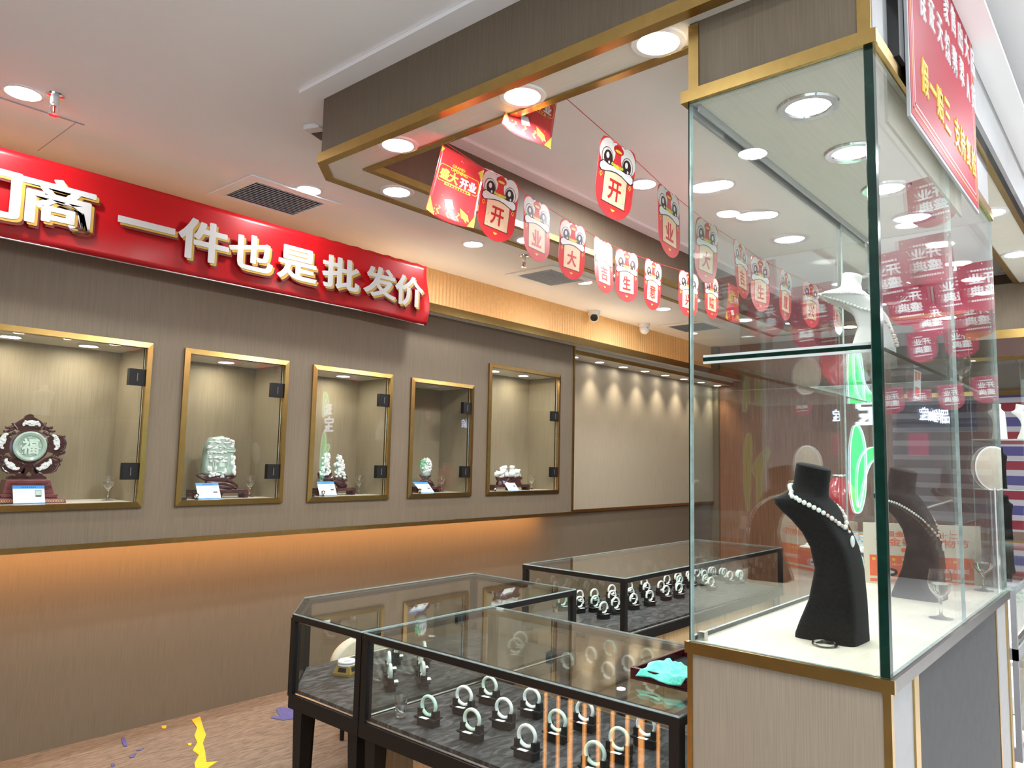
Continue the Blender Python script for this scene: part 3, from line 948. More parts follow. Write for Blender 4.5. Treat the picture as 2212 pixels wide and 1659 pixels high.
def make_shield():
    t = thing('shield_pennant', None, 'pennant', (0, 0, 0), 'magenta shield pennants')
    F = frame((0, 0, 0), (1, 0, 0), (0, 0, 1))
    b = MB()
    W = .13
    outl = [(-W, 0), (-W, -.19)] + [(-W*math.cos(a), -.19-.105*math.sin(a)) for a in [PI*k/16 for k in range(1, 16)]] + [(W, -.19), (W, 0)]
    flat(b, outl, 0, .0012, 0, F)
    b.obj('card', M_['magenta'], t)
    b = MB()
    for k in range(8): flat(b, [(-.06+k*.0155, -.043), (-.048+k*.0155, -.043), (-.048+k*.0155, -.054), (-.06+k*.0155, -.054)], .0012, .0016, 0, F)
    for k in range(12): flat(b, [(-.075+k*.0125, -.222), (-.066+k*.0125, -.222), (-.066+k*.0125, -.233), (-.075+k*.0125, -.233)], .0012, .0016, 0, F)
    for x, y in ((-.115, -.02), (.115, -.02), (0, -.012), (-.1, -.13), (.1, -.15), (-.06, -.26)):
        flat(b, ell(x, y, .004, .004, 8), .0012, .0016, 0, F)
    b.obj('small_print', M_['white'], t)
    b = MB()
    fit_text(b, '开业', F @ Matrix.Translation((0, -.098, .0012)), .15, .065, .0006, .04)
    fit_text(b, '盛典', F @ Matrix.Translation((0, -.172, .0012)), .15, .065, .0006, .04)
    b.obj('lettering', M_['white'], t)
    return t

def set_label(o, label):
    o['label'] = label
    return o
# front string: lions along y ~ 2.1 -> 2.31
def row(px, py, Y): return at(1, Y, px, py)
lions_a = [('开', 1085, 378, 2.12, 'nearest of the front string'), ('业', 1160, 432, 2.17, 'second of the front string, glare on its face'), ('大', 1239, 481, 2.24, 'third of the front string'),
           ('吉', 1302, 518, 2.26, 'fourth of the front string'), ('生', 1354, 542, 2.28, 'fifth of the front string'), ('意', 1412, 564, 2.26, 'sixth of the front string'), ('兴', 1488, 588, 2.30, 'beside the tower case edge on the front string')]
lions_b = [('开', 1338, 310, 1.50, 'nearest of the rear string against the white ceiling'), ('业', 1444, 410, 1.54, 'second of the rear string, just left of the tower case glass')]
lions_c = [('大', 1528, 478, 1.58, 'third of the rear string, seen through the case glass'), ('吉', 1598, 524, 1.61, 'fourth of the rear string, behind the case glass'), ('生', 1642, 558, 1.63, 'fifth of the rear string, behind the case glass'),
           ('意', 1698, 586, 1.65, 'sixth of the rear string, behind the case glass'), ('兴', 1752, 610, 1.67, 'seventh of the rear string, behind the case glass'), ('隆', 1806, 634, 1.69, 'last of the rear string, behind the case glass')]
strA, strB = [], []
for lst, st in ((lions_a, strA), (lions_b+lions_c, strB)):
    for k, (ch, px, py, Y, lab) in enumerate(lst):
        t = make_lion(ch)
        q = row(px, py, Y)
        t.location = q
        yaw = (-6, 4, -2, 6, -5, 3, -8, 2, 5)[k % 9]
        t.rotation_euler = (math.radians((3, -2, 2, -3, 1, 2, 0, -2, 1)[k]), math.radians((5, 2, 1, 0, -1, 1, 2, 0, 0)[k]), math.radians(yaw))
        set_label(t, 'red lion-face pennant reading %s, %s' % (ch, lab))
        st.append(q+Vector((0, .002, -.004)))
t = make_lion('隆')
q = row(1537, 598, 2.34)
t.location = q
set_label(t, 'red lion-face pennant reading 隆, end of the front string behind the case glass')
strA.append(q)
fl = make_flag()
fl.location = at(1, 2.07, 1002, 338)
fl.rotation_euler = (math.radians(4), math.radians(9), math.radians(-8))
set_label(fl, 'red and gold grand opening flag at the near end of the front string')
f2 = dup(fl, 'red and gold opening flag half hidden behind the canopy front beam', at(0, 2.13, 1163, 168), rot=(math.radians(-4), math.radians(14), math.radians(-10)))
f3 = dup(fl, 'small red and gold opening flag at the far end of the front string, through glass', at(1, 2.38, 1584, 616), rot=(0, 0, math.radians(4)))
MB().tube([Vector((2.026, fl.location.y-.01, 2.885)), fl.location+Vector((-.10, 0, .02)), fl.location+Vector((.1, 0, -.01))]+strA+[f3.location, Vector((7.02, 2.55, 2.885))], .0014, 5).obj('string', M_['red_card'])
tag(bpy.data.objects['string'], 'red string carrying the front row of pennants', 'string')
s2 = MB().tube([Vector((2.026, f2.location.y, 2.885)), f2.location+Vector((-.06, 0, .02)), f2.location+Vector((.1, 0, 0))]+strB+[Vector((7.02, 1.80, 2.885))], .0014, 5).obj('string', M_['red_card'])
tag(s2, 'red string carrying the rear row of pennants', 'string')

# magenta shield pennants hung over the corridor: seen mirrored in the tower case's side glass (pane at y = .483)
sh = make_shield()
first = True
def mirrored(px, py, d):
    r = (_f + _r*((px-1106)/FPX) - _u*((py-829.5)/FPX))*d
    p = EYE + r
    return Vector((p.x, 2*.483-p.y, p.z))
SH = [(1910, 548, 4.2), (1996, 510, 4.2), (2060, 585, 4.9), (2120, 565, 4.4), (1960, 610, 5.0), (2105, 640, 5.2), (1990, 716, 7.0), (2008, 652, 6.0), (2073, 702, 6.6), (2128, 812, 8.0), (2052, 830, 8.4), (1985, 842, 8.8), (1925, 838, 8.2), (2010, 380, 4.1)]
SHW = ('dim one by the dark glass corner', 'large dim one, upper middle', 'middle one of the cluster, under two lamps', 'cut by the right glass edge, upper',
       'behind the shelf bust beads', 'large one above the gold beam', 'small dark one below the middle cluster', 'bright one in the middle cluster', 'brightest pink one near the right edge',
       'lower right, near the glass bowl', 'second of the low far row', 'third of the low far row', 'fourth of the low far row', 'topmost, beside the red notice board')
for k, (px, py, d) in enumerate(SH):
    q = mirrored(px, py, d)
    o = sh if first else dup(sh)
    first = False
    o.location = q
    o.rotation_euler = (math.radians(random.uniform(-3, 3)), math.radians(4), math.radians(-90+random.uniform(-10, 10)))
    o['label'] = 'magenta shield pennant mirrored in the side glass, '+SHW[k]
# ------------------------------------------------------------------ showcases
ZT, ZF, ZG, ZBOT = .924, .605, .592, .535
def showcase(name, label, poly, legs, cab, doors=None, back_sides=()):
    """poly: counter-clockwise footprint; glass box on a black base with legs and a pine cabinet"""
    cx, cy = sum(p[0] for p in poly)/len(poly), sum(p[1] for p in poly)/len(poly)
    t = thing(name, label, 'glass showcase', (cx, cy, 0), 'black-framed glass showcases')
    b = MB()
    band(poly, 0, -.032, ZT-.030, ZT-.006, b)
    n = len(poly)
    ins = offset(poly, -.017)
    for (x, y) in ins:
        b.box(x-.016, x+.016, y-.016, y+.016, ZG-.01, ZT-.02)
    b.obj('frame', M_['black'], t)
    b = MB()
    b.prism(poly, 2, ZBOT, ZG)
    b.obj('base', M_['black'], t)
    b = MB()
    b.prism(offset(poly, -.03), 2, ZG, ZF)
    b.obj('plush_tray', M_['plush'], t)
    b = MB()
    b.prism(offset(poly, -.004), 2, ZT-.006, ZT, 0, mside=1)
    b.obj('glass_top', [M_['glass'], M_['glass_edge_pale']], t)
    for i in range(n):
        p, q = Vector(poly[i]), Vector(poly[(i+1) % n])
        d = (q-p).normalized()
        nn = Vector((d.y, -d.x))
        a, c = p+d*.034-nn*.010, q-d*.034-nn*.010
        b = MB()
        b.prism([tuple(a), tuple(c), tuple(c-nn*.005), tuple(a-nn*.005)], 2, ZG+.001, ZT-.03)
        b.obj('glass_pane', M_['glass_back'] if i in back_sides else M_['glass'], t)
        b = MB()
        for z in (ZG+.003, ZT-.034):
            b.tube([(*(a-nn*.003), z), (*(c-nn*.003), z)], .004, 6)
        b.obj('metal_bead', M_['steel'], t)
    for (x, y) in legs:
        b = MB()
        b.rings([[Vector((x+sx*w, y+sy*w, z)) for sx, sy in ((-1, -1), (1, -1), (1, 1), (-1, 1))] for z, w in ((0, .018), (ZBOT, .030))])
        b.obj('leg', M_['black'], t)
    (x0, x1, y0, y1) = cab
    b = MB().box(x0, x1, y0, y1, .03, ZBOT)
    c = b.obj('cabinet', M_['pine'], t)
    b = MB().box(x0+.02, x1-.02, y0+.02, y1-.02, 0, .03)
    b.obj('plinth', M_['black'], t)
    if doors:
        side, cuts = doors
        lo, hi = (y0, y1) if side in ('x-', 'x+') else (x0, x1)
        for k in range(cuts):
            u0, u1 = lo+(hi-lo)*k/cuts+.004, lo+(hi-lo)*(k+1)/cuts-.004
            b = MB()
            if side == 'x-': b.box(x0-.016, x0, u0, u1, .05, ZBOT-.01)
            elif side == 'x+': b.box(x1, x1+.016, u0, u1, .05, ZBOT-.01)
            elif side == 'y-': b.box(u0, u1, y0-.016, y0, .05, ZBOT-.01)
            else: b.box(u0, u1, y1, y1+.016, .05, ZBOT-.01)
            d = b.obj('door', M_['pine'], t, bevel=.002)
            b = MB()
            m_ = (u0+u1)/2
            if side == 'x-': b.box(x0-.028, x0-.016, m_-.05, m_+.05, .40, .41)
            elif side == 'y-': b.box(m_-.05, m_+.05, y0-.028, y0-.016, .40, .41)
            else: b.box(x1+.016, x1+.028, m_-.05, m_+.05, .40, .41) if side == 'x+' else b.box(m_-.05, m_+.05, y1+.016, y1+.028, .40, .41)
            b.obj('handle', M_['black'], d)
    return t
A_ = [(1.873, 2.366), (3.29, 2.366), (3.29, 3.118), (2.116, 3.118), (1.873, 2.838)]
B_ = [(1.873, 1.005), (2.625, 1.005), (2.625, 2.361), (1.873, 2.361)]
C_ = [(3.80, 2.39), (6.22, 2.39), (6.22, 3.17), (3.80, 3.17)]
showcase('glass_showcase', 'black-framed glass showcase with a chamfered corner running back along the niche wall', A_, [(1.905, 2.77), (1.93, 2.43), (3.25, 2.41), (3.25, 3.07), (2.14, 3.08)], (2.02, 3.22, 2.42, 2.60), ('y+', 4))
showcase('glass_showcase', 'nearest black-framed glass showcase full of jade bangles, beside the tower case', B_, [(1.92, 2.31), (1.92, 1.06), (2.58, 2.30), (2.58, 1.06)], (2.06, 2.60, 1.04, 2.24), ('x-', 3), back_sides=(1,))
showcase('glass_showcase', 'farther long black-framed glass showcase with rows of small bangles', C_, [(3.85, 2.44), (3.85, 3.12), (6.17, 2.44), (6.17, 3.12)], (3.9, 6.15, 2.46, 3.0), ('y-', 5))

# ------------------------------------------------------------------ bangles on stands
def make_stand():
    t = thing('bangle_stand', None, 'display stand', (0, 0, 0), 'black bangle stands')
    b = MB().box(-.022, .022, -.040, .040, 0, .026)
    b.obj('block', M_['black_gloss'], t, bevel=.003)
    b = MB().prism([(-.044, .026), (.044, .026), (.050, .032), (-.050, .032)], 0, -.028, .028)
    for s in (-1, 1):
        b.box(-.013, .013, s*.034-.010, s*.034+.010, .030, .058)
    b.obj('cradle', M_['velvet'], t)
    b = MB()
    M = Matrix.Translation((-.022, 0, .0335)) @ Matrix.Rotation(math.radians(4), 4, 'Y')
    b.box(-.014, .004, -.020, .016, 0, .001, 0, M)
    b.obj('price_tag', M_['paper'], t)
    return t
def make_bangle(m):
    b = MB().torus((0, 0, .0715), .0335, .0062, (1, 0, 0), 40, 12, flat=1.25)
    o = b.obj('jade_bangle', M_[m], None, smooth=80)
    return o
stand0 = make_stand()
JW, JP, JM = make_bangle('jade_white'), make_bangle('jade_pale'), make_bangle('jade_mint')
used = {}
def bangle(kind, x, y, rz, where, group, z=ZF, scale=1.0, base_h=0.0, cat='bangle'):
    word = {'w': 'white', 'p': 'pale green', 'm': 'mint green'}[kind]
    proto = {'w': JW, 'p': JP, 'm': JM}[kind]
    if 'stand' not in used:
        used['stand'] = 1
        s = stand0
    else: s = dup(stand0)
    s.location = (x, y, z)
    s.rotation_euler = (0, 0, rz)
    s.scale = (scale,)*3
    s['label'] = 'black stand under the %s bangle %s' % (word, where)
    s['group'] = 'stands, '+group
    if kind not in used:
        used[kind] = 1
        o = proto
    else:
        o = proto.copy()
        COL.objects.link(o)
    o.location = (x, y, z+.0315*scale)
    o.rotation_euler = (0, 0, rz)
    o.scale = (scale,)*3
    tag(o, '%s jade bangle %s' % (word, where), cat, group)
for p in (JW, JP, JM):                                     # the prototypes' origin: the cradle's top
    for v in p.data.vertices: v.co.z += 0
def r7(px, py): return 600+px/2.353, 1180+py/2.353
# near showcase (pixels: where each stand meets the tray)
NB = [('m', 765, 905, 'beside the water shot glass', .1), ('w', 945, 850, 'in the middle row, third from the left', .2), ('p', 1075, 795, 'at the back left of the near showcase', .1),
      ('p', 985, 980, 'in the front row, left, near showcase', .1), ('w', 1148, 918, 'in the middle of the near showcase', .15), ('w', 1290, 862, 'in the back row centre, near showcase', .15),
      ('p', 1420, 985, 'behind the tall orange reflection', .1), ('w', 1560, 930, 'in the back row, right of centre', .1), ('w', 1265, 1070, 'nearest the front pane, centre', .1),
      ('p', 1735, 1085, 'on the right, second from the end', .1), ('p', 1612, 1165, 'at the very front, right', .1), ('w', 1872, 1010, 'at the right end of the near showcase', .05)]
for kind, px, py, wh, a in NB:
    q = at(2, ZF+.004, *r7(px, py))
    bangle(kind, q.x, q.y, a, wh, 'bangles in the near showcase')
# left showcase: edge-on bangles
for k, (px, py, wh) in enumerate(((568, 725, 'front one of the edge-on left column'), (562, 655, 'middle one of the edge-on left column'), (598, 590, 'back one of the edge-on left column'),
                     (735, 712, 'front one of the edge-on right column'), (724, 650, 'middle one of the edge-on right column'), (742, 598, 'back one of the edge-on right column'))):
    q = at(2, ZF+.004, *r7(px, py))
    bangle('w', q.x, q.y, math.radians(146), 'standing '+wh+', chamfered showcase', 'bangles in the chamfered showcase')
# long far showcase
FB = [(1446, 325, 'm'), (1532, 335, 'w'), (1532, 300, 'w'), (1608, 292, 'p'), (1612, 330, 'm'), (1697, 268, 'w'), (1699, 300, 'w'), (1655, 365, 'w'), (1716, 340, 'w'), (1785, 250, 'w'), (1792, 285, 'w'), (1808, 318, 'w'),
      (1862, 228, 'w'), (1874, 256, 'w'), (1890, 300, 'w'), (1948, 246, 'w'), (1974, 272, 'w'), (1978, 212, 'w'), (2032, 200, 'w'), (2042, 214, 'm'), (2040, 260, 'w'), (2090, 186, 'w'), (2104, 210, 'w'), (2132, 172, 'w'), (2174, 210, 'w')]
FB = [(*r7(a, c), k) for a, c, k in FB]
r8 = lambda a, c: (1440+a/2.517, 1000+c/2.517)
FB += [(*r8(a, c), k) for a, c, k in ((62, 655, 'w'), (66, 718, 'm'), (118, 630, 'w'), (130, 665, 'w'), (160, 618, 'w'), (205, 650, 'w'), (240, 632, 'w'), (242, 692, 'w'), (333, 612, 'w'), (345, 655, 'w'), (372, 602, 'w'), (400, 618, 'w'), (400, 655, 'w'), (442, 638, 'w'), (452, 600, 'w'), (492, 626, 'w'), (533, 612, 'w'))]
PTS = []
for px, py, kind in FB:
    q = at(2, ZF+.004, px, py)
    PTS.append((min(q.x, 6.12), min(max(q.y, 2.47), 3.09), kind))
PTS.sort()
NUM = 'first second third fourth fifth sixth seventh eighth ninth tenth'.split()
rowc = {}
for (x, y, kind) in PTS:
    rw = 'aisle-side' if y < 2.64 else ('middle' if y < 2.86 else 'wall-side')
    rowc[rw] = rowc.get(rw, 0)+1
    n_ = rowc[rw]
    bangle(kind, x, y, math.radians(78), '%s in the %s row, long far showcase' % (NUM[n_-1] if n_ <= 10 else str(n_)+'th', rw), 'bangles in the long far showcase', scale=.98)

# shot glass, turntable, tray, cloth, calculator
def shot(label, x, y, z, h=.062, r=.021):
    t = thing('shot_glass', label, 'glass', (x, y, z))
    MB().lathe([(r*.78, 0), (r*.82, .004), (r*1.05, h), (r*.98, h), (r*.74, .012), (.001, .011)], (x, y, z), 24, caps=True).obj('tumbler', M_['crystal'], t, smooth=50)
    MB().lathe([(.001, .012), (r*.73, .0125), (r*.90, h*.62), (.001, h*.62)], (x, y, z), 24).obj('water', M_['water'], t, smooth=50)
q = at(2, ZF+.002, *r7(625, 862))
shot('shot glass of water in the front left of the near showcase', q.x, q.y, ZF+.001, .075, .024)
q = at(2, ZF+.002, 1178, 1318)
shot('small glass of water in the near end of the long far showcase', q.x, min(q.y, 3.05), ZF+.001, .06, .02)
q = at(2, ZF+.002, 748, 1455)
t = thing('display_turntable', 'gold faceted turntable with a white bangle lying on top, in the chamfered showcase', 'turntable', (q.x, q.y, ZF+.001))
b = MB()
n = 8
def ring8(r, z, k=8, ph=PI/8): return [Vector((q.x+r*math.cos(2*PI*j/k+ph), q.y+r*math.sin(2*PI*j/k+ph), ZF+.001+z)) for j in range(k)]
b.rings([ring8(.062, 0, 4, PI/4+.4), ring8(.062, .010, 4, PI/4+.4), ring8(.046, .040, 4, PI/4+.4), ring8(.040, .042, 4, PI/4+.4)])
b.obj('base', mat('polished_gold_plastic', (.75, .52, .16), .2, .8), t)
b = MB()
R4 = PI/4+.4
for j in range(4):
    a0, a1 = 2*PI*j/4+R4, 2*PI*(j+1)/4+R4
    c0, c1 = Vector((math.cos(a0), math.sin(a0))), Vector((math.cos(a1), math.sin(a1)))
    def pt(r, z, u):
        d = c0*(1-u)+c1*u
        return Vector((q.x+d.x*(r+.0012), q.y+d.y*(r+.0012), ZF+.001+z))
    b.poly([pt(.059, .017, .25), pt(.059, .017, .75), pt(.050, .034, .75), pt(.050, .034, .25)])
b.obj('solar_panel', M_['black_gloss'], t)
MB().lathe([(.001, .042), (.040, .042), (.040, .047), (.001, .047)], (q.x, q.y, ZF+.001), 28).obj('turning_plate', M_['white'], t)
o = MB().torus((q.x, q.y, ZF+.057), .034, .0075, (0, 0, 1), 36, 10).obj('jade_bangle', M_['jade_white'], smooth=80)
tag(o, 'white jade bangle lying flat on the gold turntable', 'bangle')

# tray with cloth and calculator on top of the near showcase
trz = ZT
a, c = at(2, trz, 1361, 1466), at(2, trz, 1487, 1496)
t = thing('tray', 'dark red lacquered tray on the near showcase top beside the tower case', 'tray', (2.3, 1.14, trz))
X0, X1 = a.x, a.x+.34
Y1, Y0 = a.y, 1.012
b = MB().box(X0, X1, Y0, Y1, trz, trz+.008)
for (x0, x1, y0, y1) in ((X0, X0+.012, Y0, Y1), (X1-.012, X1, Y0, Y1), (X0+.012, X1-.012, Y0, Y0+.012), (X0+.012, X1-.012, Y1-.012, Y1)):
    b.box(x0, x1, y0, y1, trz+.008, trz+.036)
b.obj('tray_body', mat('dark_red_lacquer', (.045, .006, .008), .15, coat=.6), t, bevel=.002)
b = MB().box(X0+.012, X1-.012, Y0+.012, Y1-.012, trz+.008, trz+.011)
b.obj('tray_lining', M_['velvet'], t)
cx, cy = X0+.055, (Y0+Y1)/2+.03
b = MB()
V = []
N = 44
for i in range(N+1):
    rw = []
    for j in range(N+1):
        u, v_ = i/N-.5, j/N-.5
        x, y = cx+u*.15, cy+v_*.15
        hgt = .006+.026*math.exp(-((u-.05)**2/.05+(v_+.12)**2/.05))+.020*math.exp(-((u+.15)**2/.03+(v_-.22)**2/.04))
        hgt += .006*math.sin(9*u+4*v_)+.005*math.sin(16*v_-6*u+1)+.006*noise.noise(Vector((u*9, v_*9, 0)))
        edge = max(abs(u), abs(v_))
        hgt *= (1-.55*max(0, edge-.30)/.2)
        hgt = max(hgt, .0045)
        over = X0-x                                          # hangs over the front rim
        z = trz+.034+hgt
        if over > 0: z = trz+.040+hgt*.5-over*1.1
        rw.append(b.v((x+.012*math.sin(7*v_), y+.012*math.sin(6*u), z)))
    V.append(rw)
for i in range(N):
    for j in range(N): b.face([V[i][j], V[i+1][j], V[i+1][j+1], V[i][j+1]])
o = b.obj('polishing_cloth', M_['turquoise'], smooth=80)
md = o.modifiers.new('thick', 'SOLIDIFY')
md.thickness = .003
tag(o, 'crumpled turquoise terry cloth heaped on the dark red tray', 'cloth')
M = Matrix.Translation((X0+.17, Y0+.055, trz+.055)) @ Matrix.Rotation(math.radians(-62), 4, 'Z') @ Matrix.Rotation(math.radians(-14), 4, 'Y')
t = thing('calculator', 'black calculator with round coloured keys leaning on the tray behind the cloth', 'calculator', (X0+.15, Y0+.055, trz+.05))
b = MB().box(-.085, .085, -.045, .045, 0, .016, 0, M)
b.obj('body', M_['black'], t, bevel=.004)
b = MB().box(-.075, -.045, -.036, .036, .016, .019, 0, M)
b.obj('screen', M_['grey_print'], t)
for i in range(5):
    for j in range(4):
        b = MB().lathe([(.001, .0165), (.0068, .0165), (.006, .0205), (.001, .021)], (0, 0, 0), 12, 0, True, None)
        k = b.obj('key', M_['turquoise'] if (i, j) in ((0, 0), (1, 0), (2, 1)) else M_['flute_grey'], t)
        Mk = Matrix.Translation(-Vector(t.location)) @ M @ Matrix.Translation((-.026+i*.023, -.030+j*.020, 0)) @ Matrix.Translation(Vector(t.location))
        k.data.transform(Mk)
        k.location = (0, 0, 0)

# beige chair behind the chamfered showcase, partly seen through its glass
qc = at(1, 3.62, 790, 1372)
t = thing('chair', 'cream padded chair with rounded back seen through the chamfered showcase', 'chair', (qc.x, 3.75, 0))
outl = [(qc.x-.22*math.cos(PI*k/20), .36+(qc.z-.36)*math.sin(PI*k/20)**.7) for k in range(21)]
MB().prism(outl, 1, 3.62, 3.68).obj('backrest', M_['leather'], t, bevel=.02, smooth=50)
MB().box(qc.x-.21, qc.x+.21, 3.17, 3.61, .38, .45).obj('seat', M_['leather'], t, bevel=.025, smooth=50)
for x in (qc.x-.18, qc.x+.18):
    for y in (3.21, 3.57):
        MB().lathe([(.012, 0), (.018, .38)], (x, y, 0), 10).obj('leg', M_['black'], t)
# ------------------------------------------------------------------ tower display case
CX, CX2, CY, CY2 = 1.879, 3.592, .483, .985
ZW, ZH = 1.124, 2.632
tc = thing('tower_display_case', 'tall glass tower case on a laminate counter with gold edges, black busts inside', 'display case', (2.73, .73, 0))
xs = lambda px, py: at(1, CY, px, py).x
fl0, fl1 = xs(1987, 1560), xs(2151, 1330)
b = MB().box(CX+.004, CX+.02, CY+.006, CY2-.004, 0, 1.096)
b.box(CX+.02, CX2-.01, CY2-.02, CY2-.006, 0, 1.096)
b.box(CX2-.02, CX2-.006, CY+.02, CY2-.02, 0, 1.096)
b.obj('front_panel', M_['laminate_counter'], tc)
MB().box(CX+.02, fl0-.012, CY+.004, CY+.02, 0, 1.096).obj('white_panel', M_['grey_white'], tc)
MB().box(fl1+.014, CX2-.045, CY+.004, CY+.02, 0, 1.096).obj('white_panel', M_['grey_white'], tc)
b = MB()
for (x0, x1) in ((fl0-.045, fl0), (fl1, fl1+.022), (CX2-.045, CX2-.002)):
    MB().box(x0, x1, CY-.001, CY+.02, 0, 1.096).obj('gold_upright', M_['gold'], tc)
MB().box(CX, CX+.02, CY-.001, CY+.016, 0, 1.096).obj('gold_upright', M_['gold'], tc)
MB().box(CX, CX+.012, CY2-.014, CY2, 0, 1.096).obj('gold_upright', M_['gold'], tc)
b = MB()
nf = 58
st = (fl1-fl0)/nf
prof = []
for k in range(nf):
    x0 = fl0+k*st
    for u, d in ((0, .020), (.16, .020), (.20, .004), (.58, .0), (.96, .004)): prof.append((x0+u*st, CY+.001+d))
for (xa, ya), (xb, yb) in zip(prof, prof[1:]): b.poly([(xa, ya, 0), (xb, yb, 0), (xb, yb, 1.096), (xa, ya, 1.096)])
b.obj('fluted_panel', M_['flute_grey'], tc)
b = MB().box(CX-.008, CX+.004, CY-.011, CY2+.004, 1.094, ZW)
b.obj('front_edge_strip', M_['gold'], tc)
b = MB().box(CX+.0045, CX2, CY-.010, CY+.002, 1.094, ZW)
o = b.obj('side_edge_strip', M_['gold_greyed'], tc)
o['label'] = 'gold edge strip coloured grey for the bluish reflection on it'
b = MB().box(CX+.004, CX2, CY+.002, CY2, 1.098, ZW)
b.obj('wood_top', M_['laminate_pale'], tc)
b = MB().box(CX+.02, CX2, CY2-.012, CY2-.003, ZW, ZW+.012)
b.box(CX+.02, CX2, CY2-.012, CY2-.003, ZH-.03, ZH-.002)
b.box(CX+.02, CX2, CY2-.032, CY2-.026, ZH-.022, ZH-.002)
b.obj('sliding_track', M_['grey_white'], tc)
T = .010
panes = [(CX+.004, CX+.004+T, CY+.022, CY2-.008, 0), (CX+.028, 2.752, CY, CY+T, 1), (2.756, CX2, CY, CY+T, 1),
         (CX+.018, 3.235, CY2-.012, CY2-.006, 1), (3.20, CX2, CY2-.024, CY2-.018, 1), (CX2-.01, CX2-.002, CY+.012, CY2-.026, 0)]
for (x0, x1, y0, y1, ax) in panes:
    g = pane(MB(), x0, x1, y0, y1, ZW+.001, ZH, ax).obj('glass_pane', [M_['glass'], M_['glass_edge_pale']], tc)
b = MB().box(CX+.004, CX+.026, CY, CY+.020, ZW+.001, ZH)
o = b.obj('corner_edge', M_['glass_edge'], tc)
o['label'] = 'dark green glued glass corner'
b = MB().box(CX+.006, CX+.012, CY2-.0075, CY2-.003, ZW+.001, ZH)
o = b.obj('far_corner_edge', M_['glass_edge'], tc)
b = pane(MB(), CX+.035, 2.74, CY+.016, CY2-.032, 1.884, 1.894, 2)
b.bm.verts.ensure_lookup_table()
o = b.obj('glass_shelf', [M_['glass'], M_['glass_edge']], tc)
pane(MB(), 2.76, CX2-.02, CY+.016, CY2-.032, 1.884, 1.894, 2).obj('glass_shelf', [M_['glass'], M_['glass_edge_pale']], tc)
for z in (1.8795, 1.8975):
    MB().box(CX+.0335, CX+.039, CY+.018, CY2-.033, z-.0032, z+.0032).obj('shelf_rail', M_['white'], tc)
# small hardware on the counter top by the front pane
b = MB().box(CX+.03, CX+.05, CY2-.035, CY2-.014, ZW, ZW+.022)
b.obj('glass_clip', M_['steel'], tc)
# glass maker's stamp, lower left of the front pane
def stamp(px, py, s_):
    q = at(0, CX+.0038, px, py)
    F = frame((CX+.0036, q.y, q.z), (0, -1, 0), (0, 0, 1))
    b = MB()
    b.tube([F @ Vector((x, y, 0)) for x, y in ell(0, 0, .0085*s_, .0062*s_, 24)], .0005*s_, 5, 0, True)
    fit_text(b, 'CCC', F, .011*s_, .0055*s_, .0003, .01)
    for k in range(4): flat(b, [((-.007+k*.0037)*s_, -.010*s_), ((-.0045+k*.0037)*s_, -.010*s_), ((-.0045+k*.0037)*s_, -.0085*s_), ((-.007+k*.0037)*s_, -.0085*s_)], 0, .0003, 0, F)
    b.obj('glass_stamp', M_['grey_print'], tc)
stamp(1541, 1351, 1.0)
# header
hd = MB()
hd.box(CX+.012, CX+.03, CY+.012, CY2-.006, ZH+.034, ZC)
hd.box(CX+.03, CX2, CY2-.02, CY2-.006, ZH+.034, ZC)
hd.box(CX2-.02, CX2, CY+.02, CY2-.02, ZH+.034, ZC)
h = hd.obj('header_panel', M_['laminate'], tc)
b = MB().box(CX+.03, CX2, CY+.006, CY+.02, ZH+.034, 2.878)
b.obj('header_side_panel', M_['grey_white'], tc)
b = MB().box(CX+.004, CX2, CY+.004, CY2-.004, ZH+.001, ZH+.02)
b.obj('header_soffit', mat('header_soffit_laminate', (.66, .63, .54), .45, var=.05, scale=40, stretch=(.14, 5, 5)), tc)  # header underside lightened the same way for bounce light
b = MB()
b.box(CX-.012, CX+.006, CY-.012, CY2+.012, ZH, ZH+.036)
b.box(CX+.006, CX2, CY-.010, CY+.004, ZH, ZH+.036)
b.box(CX+.006, CX2, CY2-.004, CY2+.012, ZH, ZH+.036)
b.box(CX+.006, CX+.012, CY2-.035, CY2-.004, ZH+.036, 2.872)
b.box(CX+.006, CX+.012, CY+.004, CY+.036, ZH+.036, 2.872)
b.obj('header_edge_strip', M_['gold'], tc)
G = 'downlights in the tower case header'
for i, X in enumerate((2.108, 2.517, 2.93, 3.345)):
    lamp('case_downlight', 'downlight in the tower case header, %s from the front glass' % ('first second third fourth'.split()[i]), (X, .718, ZH), .058, .028, 'lamp_case', 'chrome', group=G)

# red notice board hung on the header side
SY = .452
s0, s1, s2 = at(1, SY, 1966, 226), at(1, SY, 2116, 480), at(1, SY, 2110, 46)
sg = thing('notice_board', 'red hanging notice board with white and yellow characters on the tower case header side', 'sign', ((s0.x+s1.x)/2, SY, 2.62))
X0, X1, Z0, Z1 = s0.x, s1.x, (s0.z+s1.z)/2, s2.z
b = MB().box(X0, X1, SY, SY+.008, Z0, Z1)
b.obj('board', M_['grey_white'], sg)
b = MB().box(X0+.012, X1-.012, SY-.001, SY, Z0+.012, Z1-.012)
b.obj('red_face', mat('red_gloss_board', (.44, .010, .032), .42, spec=.18), sg)
b = MB()
for off_, w_, m in ((.034, .006, 0), (.052, .005, 1)):
    for (x0, x1, z0, z1) in ((X0+off_, X1-off_, Z0+off_, Z0+off_+w_), (X0+off_, X1-off_, Z1-off_-w_, Z1-off_), (X0+off_, X0+off_+w_, Z0+off_, Z1-off_), (X1-off_-w_, X1-off_, Z0+off_, Z1-off_)):
        b.box(x0, x1, SY-.0018, SY-.001, z0, z1, m)
b.obj('border_print', [mat('orange_border', (.85, .35, .10), .4), mat('pink_border', (.85, .55, .62), .4)], sg)
